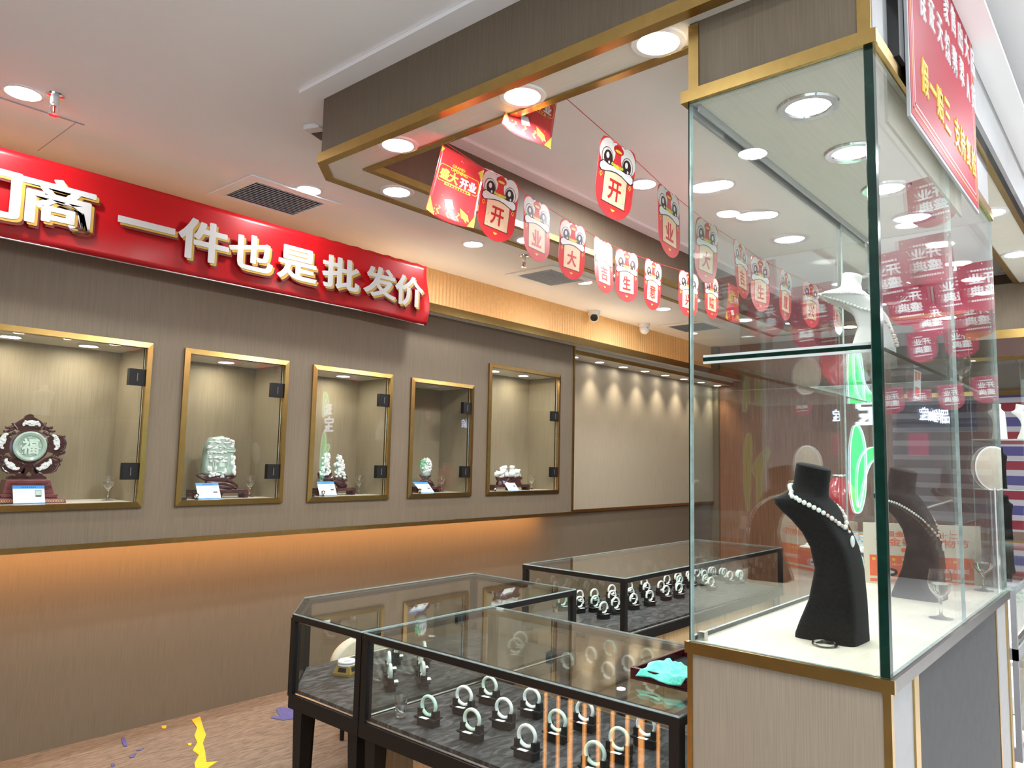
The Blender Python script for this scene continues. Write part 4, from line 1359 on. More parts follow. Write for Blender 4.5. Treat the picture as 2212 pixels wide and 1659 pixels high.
def sign_line(s, pts, hpx, m, off):
    b = MB()
    for ch, (px, py) in zip(s, pts):
        if ch == ' ': continue
        q = at(1, SY, px, py)
        hh = hpx
        if ch == '一': fit_text(b, ch, frame((q.x, SY-.0012, q.z), (1, 0, 0), (0, 0, 1)), hh*.8, hh*.14, .003, .02)
        elif ch == 'A': fit_text(b, ch, frame((q.x, SY-.0012, q.z), (1, 0, 0), (0, 0, 1)), hh*.55, hh, .003, off)
        else: fit_text(b, ch, frame((q.x, SY-.0012, q.z), (1, 0, 0), (0, 0, 1)), hh*.78, hh, .003, off*.6)
    b.obj('lettering', M_[m], sg)
r4 = lambda a, c: (1860+a/3.318, c/3.318)
sign_line('假一赔三', [r4(450, 560), r4(508, 650), r4(558, 740), r4(612, 835)], .105, 'yellow', .03)
sign_line('支持复检', [r4(682, 960), r4(722, 1030), r4(762, 1095), r4(800, 1165)], .105, 'yellow', .03)
sign_line('证天然翡翠A货', [r4(497, 100), r4(558, 225), r4(612, 340), r4(664, 440), r4(715, 525), r4(759, 625), r4(797, 700)], .098, 'white', .03)
sign_line('保', [r4(432, 22)], .098, 'white', .03)
sign_line('家售出大品', [r4(602, 62), r4(652, 145), r4(704, 268), r4(750, 345), r4(792, 455)], .098, 'white', .03)
b = MB().tube([(X1-.02, SY, Z1-.01), (X1+.01, SY+.004, Z1+.03)], .003, 6)
b.obj('hanging_cord', M_['red_card'], sg)
o = MB().box(X0-.055, X0+.012, SY+.009, CY+.006, ZH+.04, ZM-.01).obj('sign_side_strip', M_['black_gloss'])  # plain black strip filling the gap beside the board
tag(o, 'black upright strip between the red notice board and the header side', 'bracket')

# ------------------------------------------------------------------ busts
BP = [  # z, back, front, width, exponent
    (0.000, -.080, .092, .150, 7), (.012, -.079, .092, .150, 7), (.05, -.066, .092, .146, 6), (.11, -.040, .090, .142, 6), (.20, -.020, .083, .142, 6), (.26, -.032, .070, .146, 6), (.30, -.054, .052, .154, 5.5),
    (.335, -.086, .034, .166, 5), (.36, -.116, .020, .176, 4.6), (.380, -.136, .008, .182, 4.2), (.393, -.140, -.002, .180, 3.4), (.402, -.128, -.006, .158, 2.8), (.414, -.108, -.002, .122, 2.4), (.430, -.098, .002, .106, 2.2),
    (.455, -.092, .005, .100, 2.1), (.478, -.088, .008, .102, 2.1), (.487, -.086, .009, .102, 2.1)]
def bust_at(z):
    for (a, c) in zip(BP, BP[1:]):
        if a[0] <= z <= c[0]:
            u = (z-a[0])/(c[0]-a[0])
            return [p+(q-p)*u for p, q in zip(a, c)]
    return BP[-1]
def sec(p, n=40, grow=0.0):
    z, bk, fr, wd, ex = p
    out = []
    for j in range(n):
        t = 2*PI*j/n
        c_, s_ = math.cos(t), math.sin(t)
        x = math.copysign(abs(c_)**(2/ex), c_)*((fr-bk)/2+grow)
        y = math.copysign(abs(s_)**(2/ex), s_)*(wd/2+grow)
        out.append(Vector(((fr+bk)/2+x, y, z)))
    return out
def bust(label, loc, rz, m, sc=1.0, name='necklace_bust', neck=1.0):
    t = thing(name, label, 'bust', (0, 0, 0), 'necklace busts')
    b = MB()
    zs = []
    for a, c in zip(BP, BP[1:]):
        for k in range(3): zs.append(a[0]+(c[0]-a[0])*k/3)
    rs = [sec(bust_at(z)) for z in zs]
    def tilt(r): return [Vector((p.x, p.y, p.z-(p.x+.04)*.22 if p.z > .45 else p.z)) for p in r]
    rs = [tilt(r) for r in rs]+[tilt([Vector((p.x, p.y, .490)) for p in sec(BP[-1])]), tilt([Vector(((p.x+.038)*.86-.038, p.y*.86, .494)) for p in sec(BP[-1])])]
    if neck != 1.0:
        for r in rs:
            for p in r:
                f_ = 1-(1-neck)*min(1, max(0, (p.z-.385)/.05))
                p.x, p.y = -.042+(p.x+.042)*f_, p.y*f_
    b.rings(rs)
    b.obj('bust_form', m, t, smooth=50)
    t.location = loc
    t.rotation_euler = (0, 0, rz)
    t.scale = (sc, sc, sc) if not isinstance(sc, tuple) else sc
    return t
def strand_pts(z_back, z_front, n, grow, drop=0.0, sharp=1.6):
    """points on the bust's surface from the nape round one side to the front"""
    pts = []
    for side in (1, -1):
        seq = []
        for k in range(n+1):
            u = k/n
            ph = PI*(1-u)                                     # pi = back, 0 = front
            z = z_back+(z_front-z_back)*(max(0, u-.12)/.88)**sharp
            p = bust_at(z)
            zz, bk, fr, wd, ex = p
            ex = min(ex, 3.0)
            c_, s_ = math.cos(ph), math.sin(ph)*side
            x = math.copysign(abs(c_)**(2/ex), c_)*((fr-bk)/2+grow)+(fr+bk)/2
            y = math.copysign(abs(s_)**(2/ex), s_)*(wd/2+grow)
            seq.append(Vector((x, y, z)))
        pts.append(seq)
    return pts
def resample(seq, d):
    out = [seq[0]]
    acc = 0
    for p, q in zip(seq, seq[1:]):
        L = (q-p).length
        while acc+L >= d:
            u = (d-acc)/L
            p = p.lerp(q, u)
            out.append(p)
            L = (q-p).length
            acc = 0
        acc += L
    return out
def necklace(label, bst, z_back, z_front, r, mats_, pendant=None, accent=0, sharp=1.6):
    loc, rz, sc = Vector(bst.location), bst.rotation_euler[2], bst.scale
    t = thing('bead_necklace', label, 'necklace', tuple(loc))
    t.rotation_euler = (0, 0, rz)
    t.scale = tuple(sc)
    WLOC[t.name] = Vector((0, 0, 0))
    b = MB()
    sides = strand_pts(z_back, z_front, 160, r*.95, sharp=sharp)
    for seq in sides:
        P = resample(seq, r*2.02)
        for k, p in enumerate(P):
            near = len(P)-k
            b.ball(p, r*(.8 if 0 < near <= accent and near % 2 == 0 else 1.0), 1 if 0 < near <= accent and near % 2 == 0 else 0, 10, 7)
    b.obj('bead_strand', [M_[mats_[0]], M_[mats_[1]]], t, smooth=80)
    if pendant:
        e = sides[0][-1]+Vector((r*.9, 0, 0))
        b = MB().tube([e, e+Vector((.006, 0, -.016))], .0018, 6, 1)
        b.ball(e+Vector((.005, 0, -.011)), .0042, 0, 10, 7)
        b.ball(e+Vector((.013, 0, -.038)), (.006, .0095, .017), 0, 14, 10)
        b.obj('pendant', [M_['jade_white'], M_['amber']], t, smooth=80)
    return t
q = at(2, ZW, 1793, 1378)
bb = bust('tall black velvet necklace bust at the front of the tower case', (q.x, q.y, ZW), math.radians(-93), M_['velvet'], .965)
necklace('white bead necklace with a small drop pendant on the front black bust', bb, .432, .318, .0072, ('pearl', 'pink_pearl'), True, 6)
o = MB().torus((q.x-.105, q.y-.02, ZW+.005), .028, .005, (0, 0, 1), 28, 8).obj('clear_bangle', M_['crystal'], smooth=80)
tag(o, 'clear round bangle lying at the foot of the front black bust', 'bangle')
q2 = at(2, ZW, 1990, 1293)
b2_ = bust('second black velvet necklace bust, farther back in the tower case', (q2.x+.02, .70, ZW), math.radians(-95), M_['velvet'], .95)
necklace('long pale bead necklace with gold drop on the rear black bust', b2_, .432, .24, .0048, ('pearl', 'amber'), True, 8, 1.3)
o = MB().box(-.009, .009, -.0006, .0006, -.055, 0)
o = o.obj('price_tag', mat('pink_white_tag', (.80, .55, .52), .5))
o.location = Vector(b2_.location)+Vector((-.02, -.115, .20))
o.rotation_euler = (.1, .25, .4)
tag(o, 'narrow pink and white price tag hanging on the rear black bust', 'price tag')
# white bust on the glass shelf
q3 = at(2, 1.894, 1852, 735)
wb = bust('cream white necklace bust on the glass shelf of the tower case', (2.355, .645, 1.8945), math.radians(-82), M_['ivory'], (.84, .90, .58), neck=.66)
necklace('long white bead necklace with amber beads on the shelf bust', wb, .388, .10, .0068, ('pearl', 'amber'), False, 10, 1.15)
necklace('short white bead necklace close round the neck of the shelf bust', wb, .385, .33, .0052, ('pearl', 'amber'), False, 0, 1.4)
t = thing('price_tag', 'white tag with red print hanging below the shelf bust', 'price tag', (2.33, .60, 1.83))
M = Matrix.Translation((2.38, .515, 1.879)) @ Matrix.Rotation(.22, 4, 'Y') @ Matrix.Rotation(-.35, 4, 'Z')
MB().box(-.016, .016, -.0005, .0005, -.085, .0, 0, M).obj('tag_card', M_['paper'], t)
b = MB().box(-.013, -.001, -.0009, -.0005, -.032, -.004, 0, M)
b.box(.001, .013, -.0009, -.0005, -.026, -.004, 0, M)
b.box(-.010, .010, -.0009, -.0005, -.078, -.050, 0, M)
b.obj('red_print', mat('salmon_print', (.80, .28, .20), .5), t)

# ------------------------------------------------------------------ wine glasses
def wine(label, loc, h=.135, group='stemmed water glasses', fill=.55):
    t = thing('wine_glass', label, 'glass', loc, group)
    s = h/.135
    pr = [(.001, .0), (.031, .0), (.031, .0015), (.010, .006), (.0042, .012), (.0038, .045), (.0065, .054), (.017, .064), (.0285, .082), (.0315, .098), (.030, .117), (.0265, .135), (.0255, .135), (.029, .117), (.0303, .098), (.0273, .083), (.016, .066), (.004, .058), (.001, .057)]
    MB().lathe([(r*s, z*s) for r, z in pr], loc, 32).obj('bowl', M_['crystal'], t, smooth=60)
    zt = .058+.077*fill
    wp = [(.001, .0585), (.0155, .0668), (.0268, .0835), (.0298, .098)]
    wp = [p for p in wp if p[1] < zt]+[(.0296, zt), (.001, zt)]
    MB().lathe([(r*s, z*s) for r, z in wp], loc, 28).obj('water', M_['water'], t, smooth=60)
    return t
g = at(2, ZW, 2030, 1338)
wine('stemmed glass of water on the tower case counter, nearer of the two', (g.x+.02, max(g.y, .535), ZW), .152, fill=.5)
g = at(2, ZW, 2134, 1277)
wine('stemmed glass of water at the back corner of the tower case', (min(g.x, 3.53), .548, ZW), .152, fill=.5)
wine('empty stemmed glass on the glass shelf of the tower case', (3.36, .575, 1.8945), .16, fill=.02)

# ------------------------------------------------------------------ promotional poster at the back of the case
pa, pb = Vector((3.345, .945, 0)), Vector((3.555, .560, 0))
t = thing('poster_board', 'standing cream and orange promotional poster board behind the rear black bust', 'poster', ((pa.x+pb.x)/2, (pa.y+pb.y)/2, ZW))
rt = (pb-pa).normalized()
PW, PH = (pb-pa).length, .245
F = frame((pa.x, pa.y, ZW), rt, (0, 0, 1))
b = MB()
flat(b, [(0, 0), (PW, 0), (PW, PH), (0, PH)], -.012, 0, 0, F)
b.obj('board', mat('cream_board', (.72, .66, .54), .5), t)
b = MB()
flat(b, [(.02, .03), (PW-.03, .03), (PW-.03, .115), (.02, .115)], 0, .0006, 0, F)
flat(b, [(.02, .008), (PW-.03, .008), (PW-.03, .02), (.02, .02)], 0, .0006, 0, F)
flat(b, [(PW*.33, .130), (PW*.56, .130), (PW*.57, .138), (PW*.56, .147), (PW*.33, .147), (PW*.32, .138)], 0, .0006, 0, F)
for cx_ in (.10, .16, .21):
    flat(b, ell(cx_, .048, .026, .016, 20), .0006, .001, 1 if cx_ < .15 else 2, F)
    flat(b, ell(cx_, .048, .014, .006, 16), .001, .0014, 2 if cx_ < .15 else 1, F)
b.obj('orange_print', [M_['orange'], M_['ink'], M_['white']], t)
b = MB()
fit_text(b, '国金珠宝 双十二', F @ Matrix.Translation((PW*.50, PH-.042, .0006)), PW*.62, .024, .0004, .01)
fit_text(b, '黄金翡翠购物节', F @ Matrix.Translation((PW*.50, PH-.074, .0006)), PW*.80, .034, .0004, .012)
b.obj('lettering', M_['orange'], t)
b = MB()
fit_text(b, '11月', F @ Matrix.Translation((PW*.44, .138, .0008)), .034, .011, .0004, .01)
fit_text(b, '工费6折起', F @ Matrix.Translation((PW*.78, .062, .0008)), .10, .018, .0004, .015)
fit_text(b, '心手串', F @ Matrix.Translation((PW*.34, .080, .0008)), .09, .010, .0004, .008)
o = b.obj('lettering', M_['white'], t)
b = MB()
for k in range(9): flat(b, [(.03+k*.038, .094), (.042+k*.038, .094), (.042+k*.038, .104), (.03+k*.038, .104)], .0006, .001, 0, F)
b.obj('small_print', M_['yellow'], t)
# ------------------------------------------------------------------ carvings in the niches
NF = 1.3255
def zoomer(ox, oy, s):
    def P(a, c, Y=4.34):
        q = at(1, Y, ox+a/s, oy+c/s)
        return (q.x, q.z)
    return P
def unit(P): return abs(P(1000, 500)[0]-P(0, 500)[0])/1000, abs(P(500, 1000)[1]-P(500, 0)[1])/1000
n1, n2, n3, n4, n5 = zoomer(0, 880, 7.21), zoomer(370, 920, 8.508), zoomer(660, 960, 11.06), zoomer(870, 970, 13.825), zoomer(1040, 980, 12.29)

def settle(o, z0):
    """lower or raise a finished carving so that its foot stands on the niche floor"""
    lo = 1e9
    for ch in o.children:
        for v in ch.data.vertices: lo = min(lo, v.co.z)
    o.location.z += z0-(lo+o.location.z)

# -- round jade disc on a carved stand
t = thing('jade_disc_stand', 'round green jade disc carved with 福 in an openwork rosewood stand with jade bats', 'carving', (1.2, 4.34, NF))
c0 = n1(453, 615)
R0 = (n1(722, 615)[0]-n1(185, 615)[0])/2
RZ = (n1(453, 383)[1]-n1(453, 845)[1])/2
R0 = (R0+RZ)/2
cxd, czd = c0
b = MB()
def pr(pts, y0, y1, m=0): b.prism([n1(*p) for p in pts], 1, y0, y1, m)
b.lathe([(R0*1.16, -.012), (R0*1.16, .010), (R0*1.04, .014), (R0*1.0, .006), (.001, .006), (.001, -.012)], (cxd, 4.345, czd), 48, 0, True, Matrix.Rotation(math.radians(90), 3, 'X'))
top = [(290,372),(250,330),(215,305),(232,262),(300,215),(385,170),(390,148),(430,122),(470,112),(515,124),(527,165),(600,198),(668,255),(690,300),(640,365),(560,378)]
pr(top, 4.334, 4.356)
sd = [(715,545),(745,480),(800,445),(850,430),(905,440),(960,450),(1012,462),(985,498),(1012,555),(1018,610),(1000,650),(950,690),(1022,702),(1000,735),(940,755),(870,765),(820,725),(760,705),(718,690)]
mir = lambda P: [(906-x, y) for x, y in P][::-1]
pr(sd, 4.336, 4.354)
pr(mir(sd), 4.336, 4.354)
lw = [(635,850),(700,800),(770,775),(850,835),(968,826),(930,860),(940,912),(880,930),(840,1000),(760,1040),(650,1050),(540,1040),(520,980),(555,900)]
pr(lw, 4.336, 4.354)
pr(mir(lw), 4.336, 4.354)
pr([(330,860),(580,860),(540,960),(600,1040),(520,1080),(450,1000),(380,1080),(310,1040),(370,960)], 4.336, 4.354)
pr([(100,1125),(120,1088),(180,1068),(250,1080),(330,1040),(450,1085),(570,1040),(650,1068),(700,1085),(718,1112),(706,1125)], 4.330, 4.360)
for s in (0, 1):
    for pts in ([(712,250),(680,300),(640,350)], [(700,320),(760,330),(810,318)], [(740,360),(800,385),(855,378)], [(760,410),(740,440),(700,410)], [(985,470),(1020,560),(1000,650),(930,690)], [(800,770),(870,800),(960,820)], [(780,1030),(860,990),(905,900)], [(330,870),(385,910),(330,950)], [(240,1060),(300,1030),(320,1060)]):
        P = mir(pts)[::-1] if s else pts
        b.tube([(n1(*p)[0], 4.338, n1(*p)[1]) for p in P], .0062, 8)
    for p in ((690,300),(720,315),(760,320),(800,322),(700,345),(735,352),(770,380),(820,382),(690,405),(730,425),(775,440),(900,470),(950,465),(1000,462),(985,700),(950,720),(900,760),(840,765),(800,780),(940,830),(900,900),(860,905),(395,895),(370,930)):
        q = (906-p[0], p[1]) if s else p
        b.ball((n1(*q)[0], 4.340+random.uniform(-.004, .004), n1(*q)[1]), random.uniform(.006, .010), 0, 8, 6)
st_ = b.obj('carved_stand', M_['rosewood'], t, smooth=40)
b = MB()
for pts, y0, y1 in (([(62,1135),(745,1135),(800,1350),(5,1350)], 4.300, 4.385), ([(-60,1352),(862,1352),(832,1402),(-30,1402)], 4.290, 4.395), ([(-145,1425),(950,1425),(960,1485),(-150,1485)], 4.275, 4.41), ([(-60,1402),(850,1402),(850,1428),(-60,1428)], 4.295, 4.39)):
    b.prism([n1(*p) for p in pts], 1, y0, y1)
b.obj('plinth', M_['rosewood_red'], t, bevel=.002)
b = MB()
for k in range(22):
    x, z = n1(110+k*29, 1250)
    b.torus((x, 4.298, z), .010, .0016, (0, 1, 0), 12, 6)
    x, z = n1(140+k*26, 1200)
    b.torus((x, 4.298, z), .007, .0014, (0, 1, 0), 10, 6)
b.obj('relief_scroll', M_['rosewood_red'], t, smooth=60)
b = MB()
for k in range(26):
    x, z = n1(-100+k*40, 1457)
    b.torus((x, 4.2745, z), .0055, .0012, (0, 1, 0), 12, 5)
b.obj('gold_scroll_inlay', mat('gilt_inlay', (.62, .34, .16), .35, .3), t)
b = MB().lathe([(.001, -.010), (R0, -.010), (R0, .012), (R0*.90, .016), (R0*.74, .013), (R0*.71, .008), (.001, .008)], (cxd, 4.334, czd), 56, 0, True, Matrix.Rotation(math.radians(90), 3, 'X'))
dc = b.obj('jade_disc', M_['jade_carved'], t, smooth=35)
b = MB()
fit_text(b, '福', frame((cxd, 4.3262, czd), (1, 0, 0), (0, 0, 1)), R0*1.02, R0*1.06, .006, .03)
for k in range(22):
    a = random.uniform(0, 2*PI)
    r = R0*random.uniform(.45, .66)
    b.ball((cxd+r*math.cos(a), 4.326, czd+r*math.sin(a)), .0035, 0, 8, 6)
b.obj('raised_character', M_['jade_pale'], dc)
bat = [(-145,-10),(-128,-45),(-95,-60),(-70,-72),(-30,-85),(0,-90),(30,-85),(70,-72),(95,-60),(128,-45),(145,-10),(140,20),(122,25),(105,10),(95,-8),(75,0),(55,-4),(38,20),(15,14),(0,22),(-15,14),(-38,20),(-55,-4),(-75,0),(-95,-8),(-105,10),(-122,25),(-140,20)]
ub = R0/255
for ang in (0, 78, -78, 142, -142):
    a = math.radians(ang)
    rad = R0*(1.42 if ang == 0 else 1.50)
    ccx, ccz = cxd+rad*math.sin(a), czd+rad*math.cos(a)
    b = MB()
    pts = []
    for (x, y) in bat:
        lx, lz = x*ub*.95, -y*ub*.95-.02*ub*100*.5
        pts.append((ccx+lx*math.cos(a)+lz*math.sin(a), ccz-lx*math.sin(a)+lz*math.cos(a)))
    b.prism(pts, 1, 4.326, 4.338)
    for k in range(9):
        x, y = random.uniform(-110, 110), random.uniform(-60, -15)
        lx, lz = x*ub, -y*ub
        b.ball((ccx+lx*math.cos(a)+lz*math.sin(a), 4.327, ccz-lx*math.sin(a)+lz*math.cos(a)), .0055, 0, 8, 6)
    b.obj('jade_bat', M_['jade_snow'], t, bevel=.002, smooth=50)
settle(t, NF)

def table_stand(t, P, x0, x1, y0, y1, Y=(4.30, 4.38), m='rosewood', relief=True):
    a, c = P(x0, y0), P(x1, y1)
    b = MB()
    X0, X1, Z1 = a[0], c[0], a[1]
    Z0 = c[1]
    hgt = Z1-Z0
    b.box(X0, X1, Y[0], Y[1], Z1-hgt*.42, Z1)
    for s, x in ((1, X0), (-1, X1)):
        b.prism([(x, Z1-hgt*.42), (x+s*.030, Z1-hgt*.42), (x+s*.020, Z1-hgt*.7), (x+s*.024, Z0), (x, Z0)], 1, Y[0], Y[1])
    xm = (X0+X1)/2
    b.prism([(xm-.022, Z1-hgt*.42), (xm+.022, Z1-hgt*.42), (xm+.014, Z1-hgt*.7), (xm+.018, Z0), (xm-.018, Z0), (xm-.014, Z1-hgt*.7)], 1, Y[0]+.01, Y[1]-.01)
    o = b.obj('stand_base', M_[m], t, bevel=.002)
    if relief:
        b = MB()
        n = int((X1-X0)/.012)
        for k in range(n):
            b.torus((X0+.01+k*.012, Y[0]-.0004, Z1-hgt*.22), .0038, .0009, (0, 1, 0), 10, 5)
        b.obj('relief_scroll', M_['rosewood_red'], t)
    return Z0

# -- jade mountain
t = thing('jade_mountain', 'jade mountain boulder carved with pine trees and a pavilion on a dark root stand', 'carving', (2.26, 4.34, NF))
b = MB()
outl = [(545,895),(560,800),(575,660),(600,500),(640,330),(720,232),(840,222),(915,205),(1000,250),(1075,310),(1112,470),(1122,640),(1130,780),(1128,930),(900,960),(650,935)]
rs = []
P2 = [n2(*p) for p in outl]
gx, gz = sum(p[0] for p in P2)/len(P2), sum(p[1] for p in P2)/len(P2)
for y, s in ((4.300, .80), (4.306, .93), (4.32, 1.0), (4.36, 1.0), (4.375, .9)):
    rs.append([Vector((gx+(p[0]-gx)*s, y, gz+(p[1]-gz)*s)) for p in P2])
b.rings(rs)
b.obj('boulder', M_['jade_carved'], t, smooth=60, bevel=.004)
b = MB()
def cluster(P, x0, x1, y0, y1, n, r0, r1, Y=4.302, squash=.75, m=0):
    for k in range(n):
        x, z = P(random.uniform(x0, x1), random.uniform(y0, y1))
        r = random.uniform(r0, r1)
        b.ball((x, Y+random.uniform(-.006, .006), z), (r, r*.8, r*squash), m, 10, 7)
for (x0, x1, y0, y1, n) in ((650,1000,250,340,26), (620,930,390,450,22), (600,960,490,535,24), (630,980,580,625,24), (640,960,640,690,18)):
    cluster(n2, x0, x1, y0, y1, n, .007, .012, squash=.55)
cluster(n2, 1000, 1080, 270, 420, 10, .009, .014)
cluster(n2, 640, 900, 880, 960, 20, .007, .012, Y=4.296)
for k in range(9):
    x, z = n2(random.choice((620, 660, 710, 750, 930, 1020, 1080, 1060, 1100)), random.uniform(790, 880))
    b.ball((x, 4.300, z), (.010, .008, .018), 0, 10, 8)
for k in range(7):
    x, z = n2(random.uniform(1030, 1110), random.uniform(560, 720))
    b.ball((x, 4.302, z), (.008, .008, .016), 0, 10, 8)
b.obj('pine_foliage', M_['jade_snow'], t, smooth=70)
b = MB()
for (x0, x1, y0, y1, d) in ((960,1110,440,452,.006), (950,1115,470,482,.008), (965,1100,486,498,.006), (690,710,690,780,.008), (735,752,690,780,.008), (960,975,690,860,.008), (750,960,860,870,.006), (820,920,690,770,.003)):
    p, q = n2(x0, y1), n2(x1, y0)
    b.box(p[0], q[0], 4.300-d, 4.306, p[1], q[1])
b.obj('pavilion', M_['jade_pale'], t)
b = MB()
rs = []
for k in range(15):
    u = k/14
    a = n2(445+u*750, 925+90*math.sin(PI*u)**.6*0)
    up, dn = n2(445+u*750, 925-25*math.sin(u*17)), n2(445+u*750, 935+150*math.sin(PI*u)**.7)
    dy = .004+.045*math.sin(PI*u)**.6
    rs.append([Vector((up[0], 4.34-dy, up[1])), Vector((up[0], 4.34+dy, up[1])), Vector((dn[0], 4.34+dy*.7, dn[1])), Vector((dn[0], 4.34-dy*.9, dn[1]))])
b.rings(rs)
for pts, r in (([(600,1000),(720,1020),(860,960),(980,1000),(1100,1080),(1190,1150)], .012), ([(560,1050),(760,1080),(950,1060),(1100,1130),(1180,1170)], .014), ([(700,1110),(900,1130),(1100,1170)], .014), ([(500,960),(560,1000),(640,1010)], .008)):
    b.tube([(n2(*p)[0], 4.315, n2(*p)[1]) for p in pts], r, 10)
b.obj('root_stand', M_['rosewood'], t, smooth=60, sub=1)
table_stand(t, n2, 330, 1342, 1200, 1335)
settle(t, NF)

# -- two jade trees
t = thing('jade_tree_pair', 'two white jade peach tree carvings on dark wave-shaped root stands', 'carving', (3.02, 4.34, NF))
for name, spine, wd in (('jade_tree', [(450,700),(440,600),(455,500),(470,400),(500,300)], (120, 105, 85, 70, 40)), ('jade_tree', [(820,770),(815,650),(800,550),(790,450),(780,340)], (105, 130, 110, 80, 35))):
    b = MB()
    for (x, y), w_ in zip(spine, wd):
        for k in range(16):
            a = random.uniform(-1, 1)
            px, pz = n3(x+a*w_, y+random.uniform(-48, 48))
            r = random.uniform(.0068, .0115)
            dep = .022*(1-a*a)**.5
            b.ball((px, 4.34-dep+random.uniform(-.004, .004), pz), (r, r, r*random.uniform(.8, 1.2)), 0, 10, 8)
        px, pz = n3(x, y)
        b.ball((px, 4.345, pz), (w_*unit(n3)[0]*.9, .016, .028), 1, 12, 8)
    b.obj(name, [M_['jade_snow'], M_['jade_carved']], t, smooth=70)
for pts, r in (([(310,700),(340,790),(450,850),(600,850),(650,780)], .016), ([(400,800),(500,770),(600,800)], .012), ([(590,660),(600,720),(580,780)], .011), ([(310,690),(330,740),(400,780)], .010),
               ([(700,800),(760,850),(850,880),(960,860),(980,790)], .015), ([(640,890),(760,930),(900,960),(980,1010)], .018), ([(700,830),(720,900),(800,1000),(960,1030)], .016), ([(880,820),(940,800),(985,780)], .009)):
    b = MB().tube([(n3(*p)[0], 4.34, n3(*p)[1]) for p in pts], [r*.6]+[r]*(len(pts)-2)+[r*.5], 10)
    b.obj('root_stand', M_['rosewood'], t, smooth=60)
table_stand(t, n3, 185, 1105, 1062, 1215)
settle(t, NF)

# -- upright green and white carving
t = thing('jade_carving', 'upright white jade carving streaked with green on a small dark stand', 'carving', (3.97, 4.34, NF))
b = MB()
for k in range(110):
    a, r = random.uniform(0, 2*PI), random.random()**.5
    x, y = 665+160*r*math.cos(a), 510+250*r*math.sin(a)
    px, pz = n4(x, y)
    rr = random.uniform(.006, .011)
    b.ball((px, 4.335-.018*(1-r*r)**.5+random.uniform(-.003, .003), pz), (rr, rr, rr*random.uniform(.7, 1.2)), 1 if (x < 640 and y < 520 and random.random() < .55) or (x < 570) and random.random() < .8 else 0, 10, 7)
px, pz = n4(665, 530)
b.ball((px, 4.342, pz), (150*unit(n4)[0], .018, 250*unit(n4)[1]), 0, 16, 12)
px, pz = n4(690, 740)
b.ball((px, 4.338, pz), (130*unit(n4)[0], .016, 95*unit(n4)[1]), 2, 14, 10)
b.obj('carved_body', [M_['jade_snow'], M_['jade_vivid'], M_['jade_carved']], t, smooth=70)
for pts, r in (([(500,780),(560,850),(680,870),(800,830),(840,790)], .009), ([(590,880),(700,880),(760,900)], .011), ([(560,960),(620,890),(700,940),(820,920)], .010), ([(450,1100),(560,980),(700,960),(860,1020),(920,1110)], .014), ([(520,1090),(700,1060),(860,1100)], .016)):
    b = MB().tube([(n4(*p)[0], 4.34, n4(*p)[1]) for p in pts], [r*.5]+[r]*(len(pts)-2)+[r*.6], 10)
    b.obj('root_stand', M_['rosewood'], t, smooth=60)
table_stand(t, n4, 300, 1040, 1125, 1298)
settle(t, NF)

# -- two beasts
t = thing('jade_beast_pair', 'two small white jade beasts crouching on a dark scroll-foot stand', 'carving', (4.86, 4.34, NF))
def beast(parts, m):
    b = MB()
    for (x, y, rx, ry, rot) in parts:
        px, pz = n5(x, y)
        ux, uz = unit(n5)
        b.ball((px, 4.335, pz), (rx*ux, min(rx, ry)*uz*1.05, ry*uz), 0, 14, 10, Matrix.Rotation(math.radians(rot), 3, 'Y'))
    o = b.obj('beast', M_[m], t, smooth=70)
    md = o.modifiers.new('fuse', 'REMESH')
    md.mode = 'VOXEL'
    md.voxel_size = .0022
    md.use_smooth_shade = True
beast([(540,500,105,70,-30),(420,545,85,60,-10),(590,400,75,60,0),(630,380,38,50,0),(640,460,60,30,40),(380,590,55,38,0),(540,600,45,75,20),(650,580,50,80,0),(690,630,50,22,15),(350,560,20,45,-30),(500,640,45,22,0),(400,500,30,30,0),(500,420,28,50,30),(640,355,14,22,0)], 'jade_white')
beast([(790,560,85,95,0),(790,390,62,62,0),(845,380,22,45,20),(800,470,75,50,0),(920,510,75,80,0),(910,460,45,40,0),(990,460,35,32,0),(930,590,60,55,0),(740,570,32,55,10),(860,620,60,26,0),(780,635,50,20,0),(755,355,25,18,0),(1010,580,14,75,-25),(1040,650,30,14,0)], 'jade_snow')
b = MB()
rs = []
for k in range(13):
    u = k/12
    up, dn = n5(370+u*700, 640+20*math.sin(u*14)), n5(390+u*650, 850)
    dy = .012+.03*math.sin(PI*u)**.5
    md_ = n5(400+u*630+(20 if u < .5 else -20)*abs(u-.5)*2, 750)
    rs.append([Vector((up[0], 4.335-dy, up[1])), Vector((up[0], 4.335+dy, up[1])), Vector((md_[0], 4.335+dy*.8, md_[1])), Vector((dn[0], 4.335+dy, dn[1])), Vector((dn[0], 4.335-dy, dn[1])), Vector((md_[0], 4.335-dy*.8, md_[1]))])
b.rings(rs)
b.obj('scroll_stand', M_['rosewood'], t, smooth=40, bevel=.002)
b = MB().tube([(n5(*p)[0], 4.298, n5(*p)[1]) for p in [(470,830),(560,760),(640,680)]], .005, 8)
b.obj('scroll_ridge', M_['rosewood_red'], t, smooth=60)
table_stand(t, n5, 245, 1190, 852, 985, relief=False)
settle(t, NF)

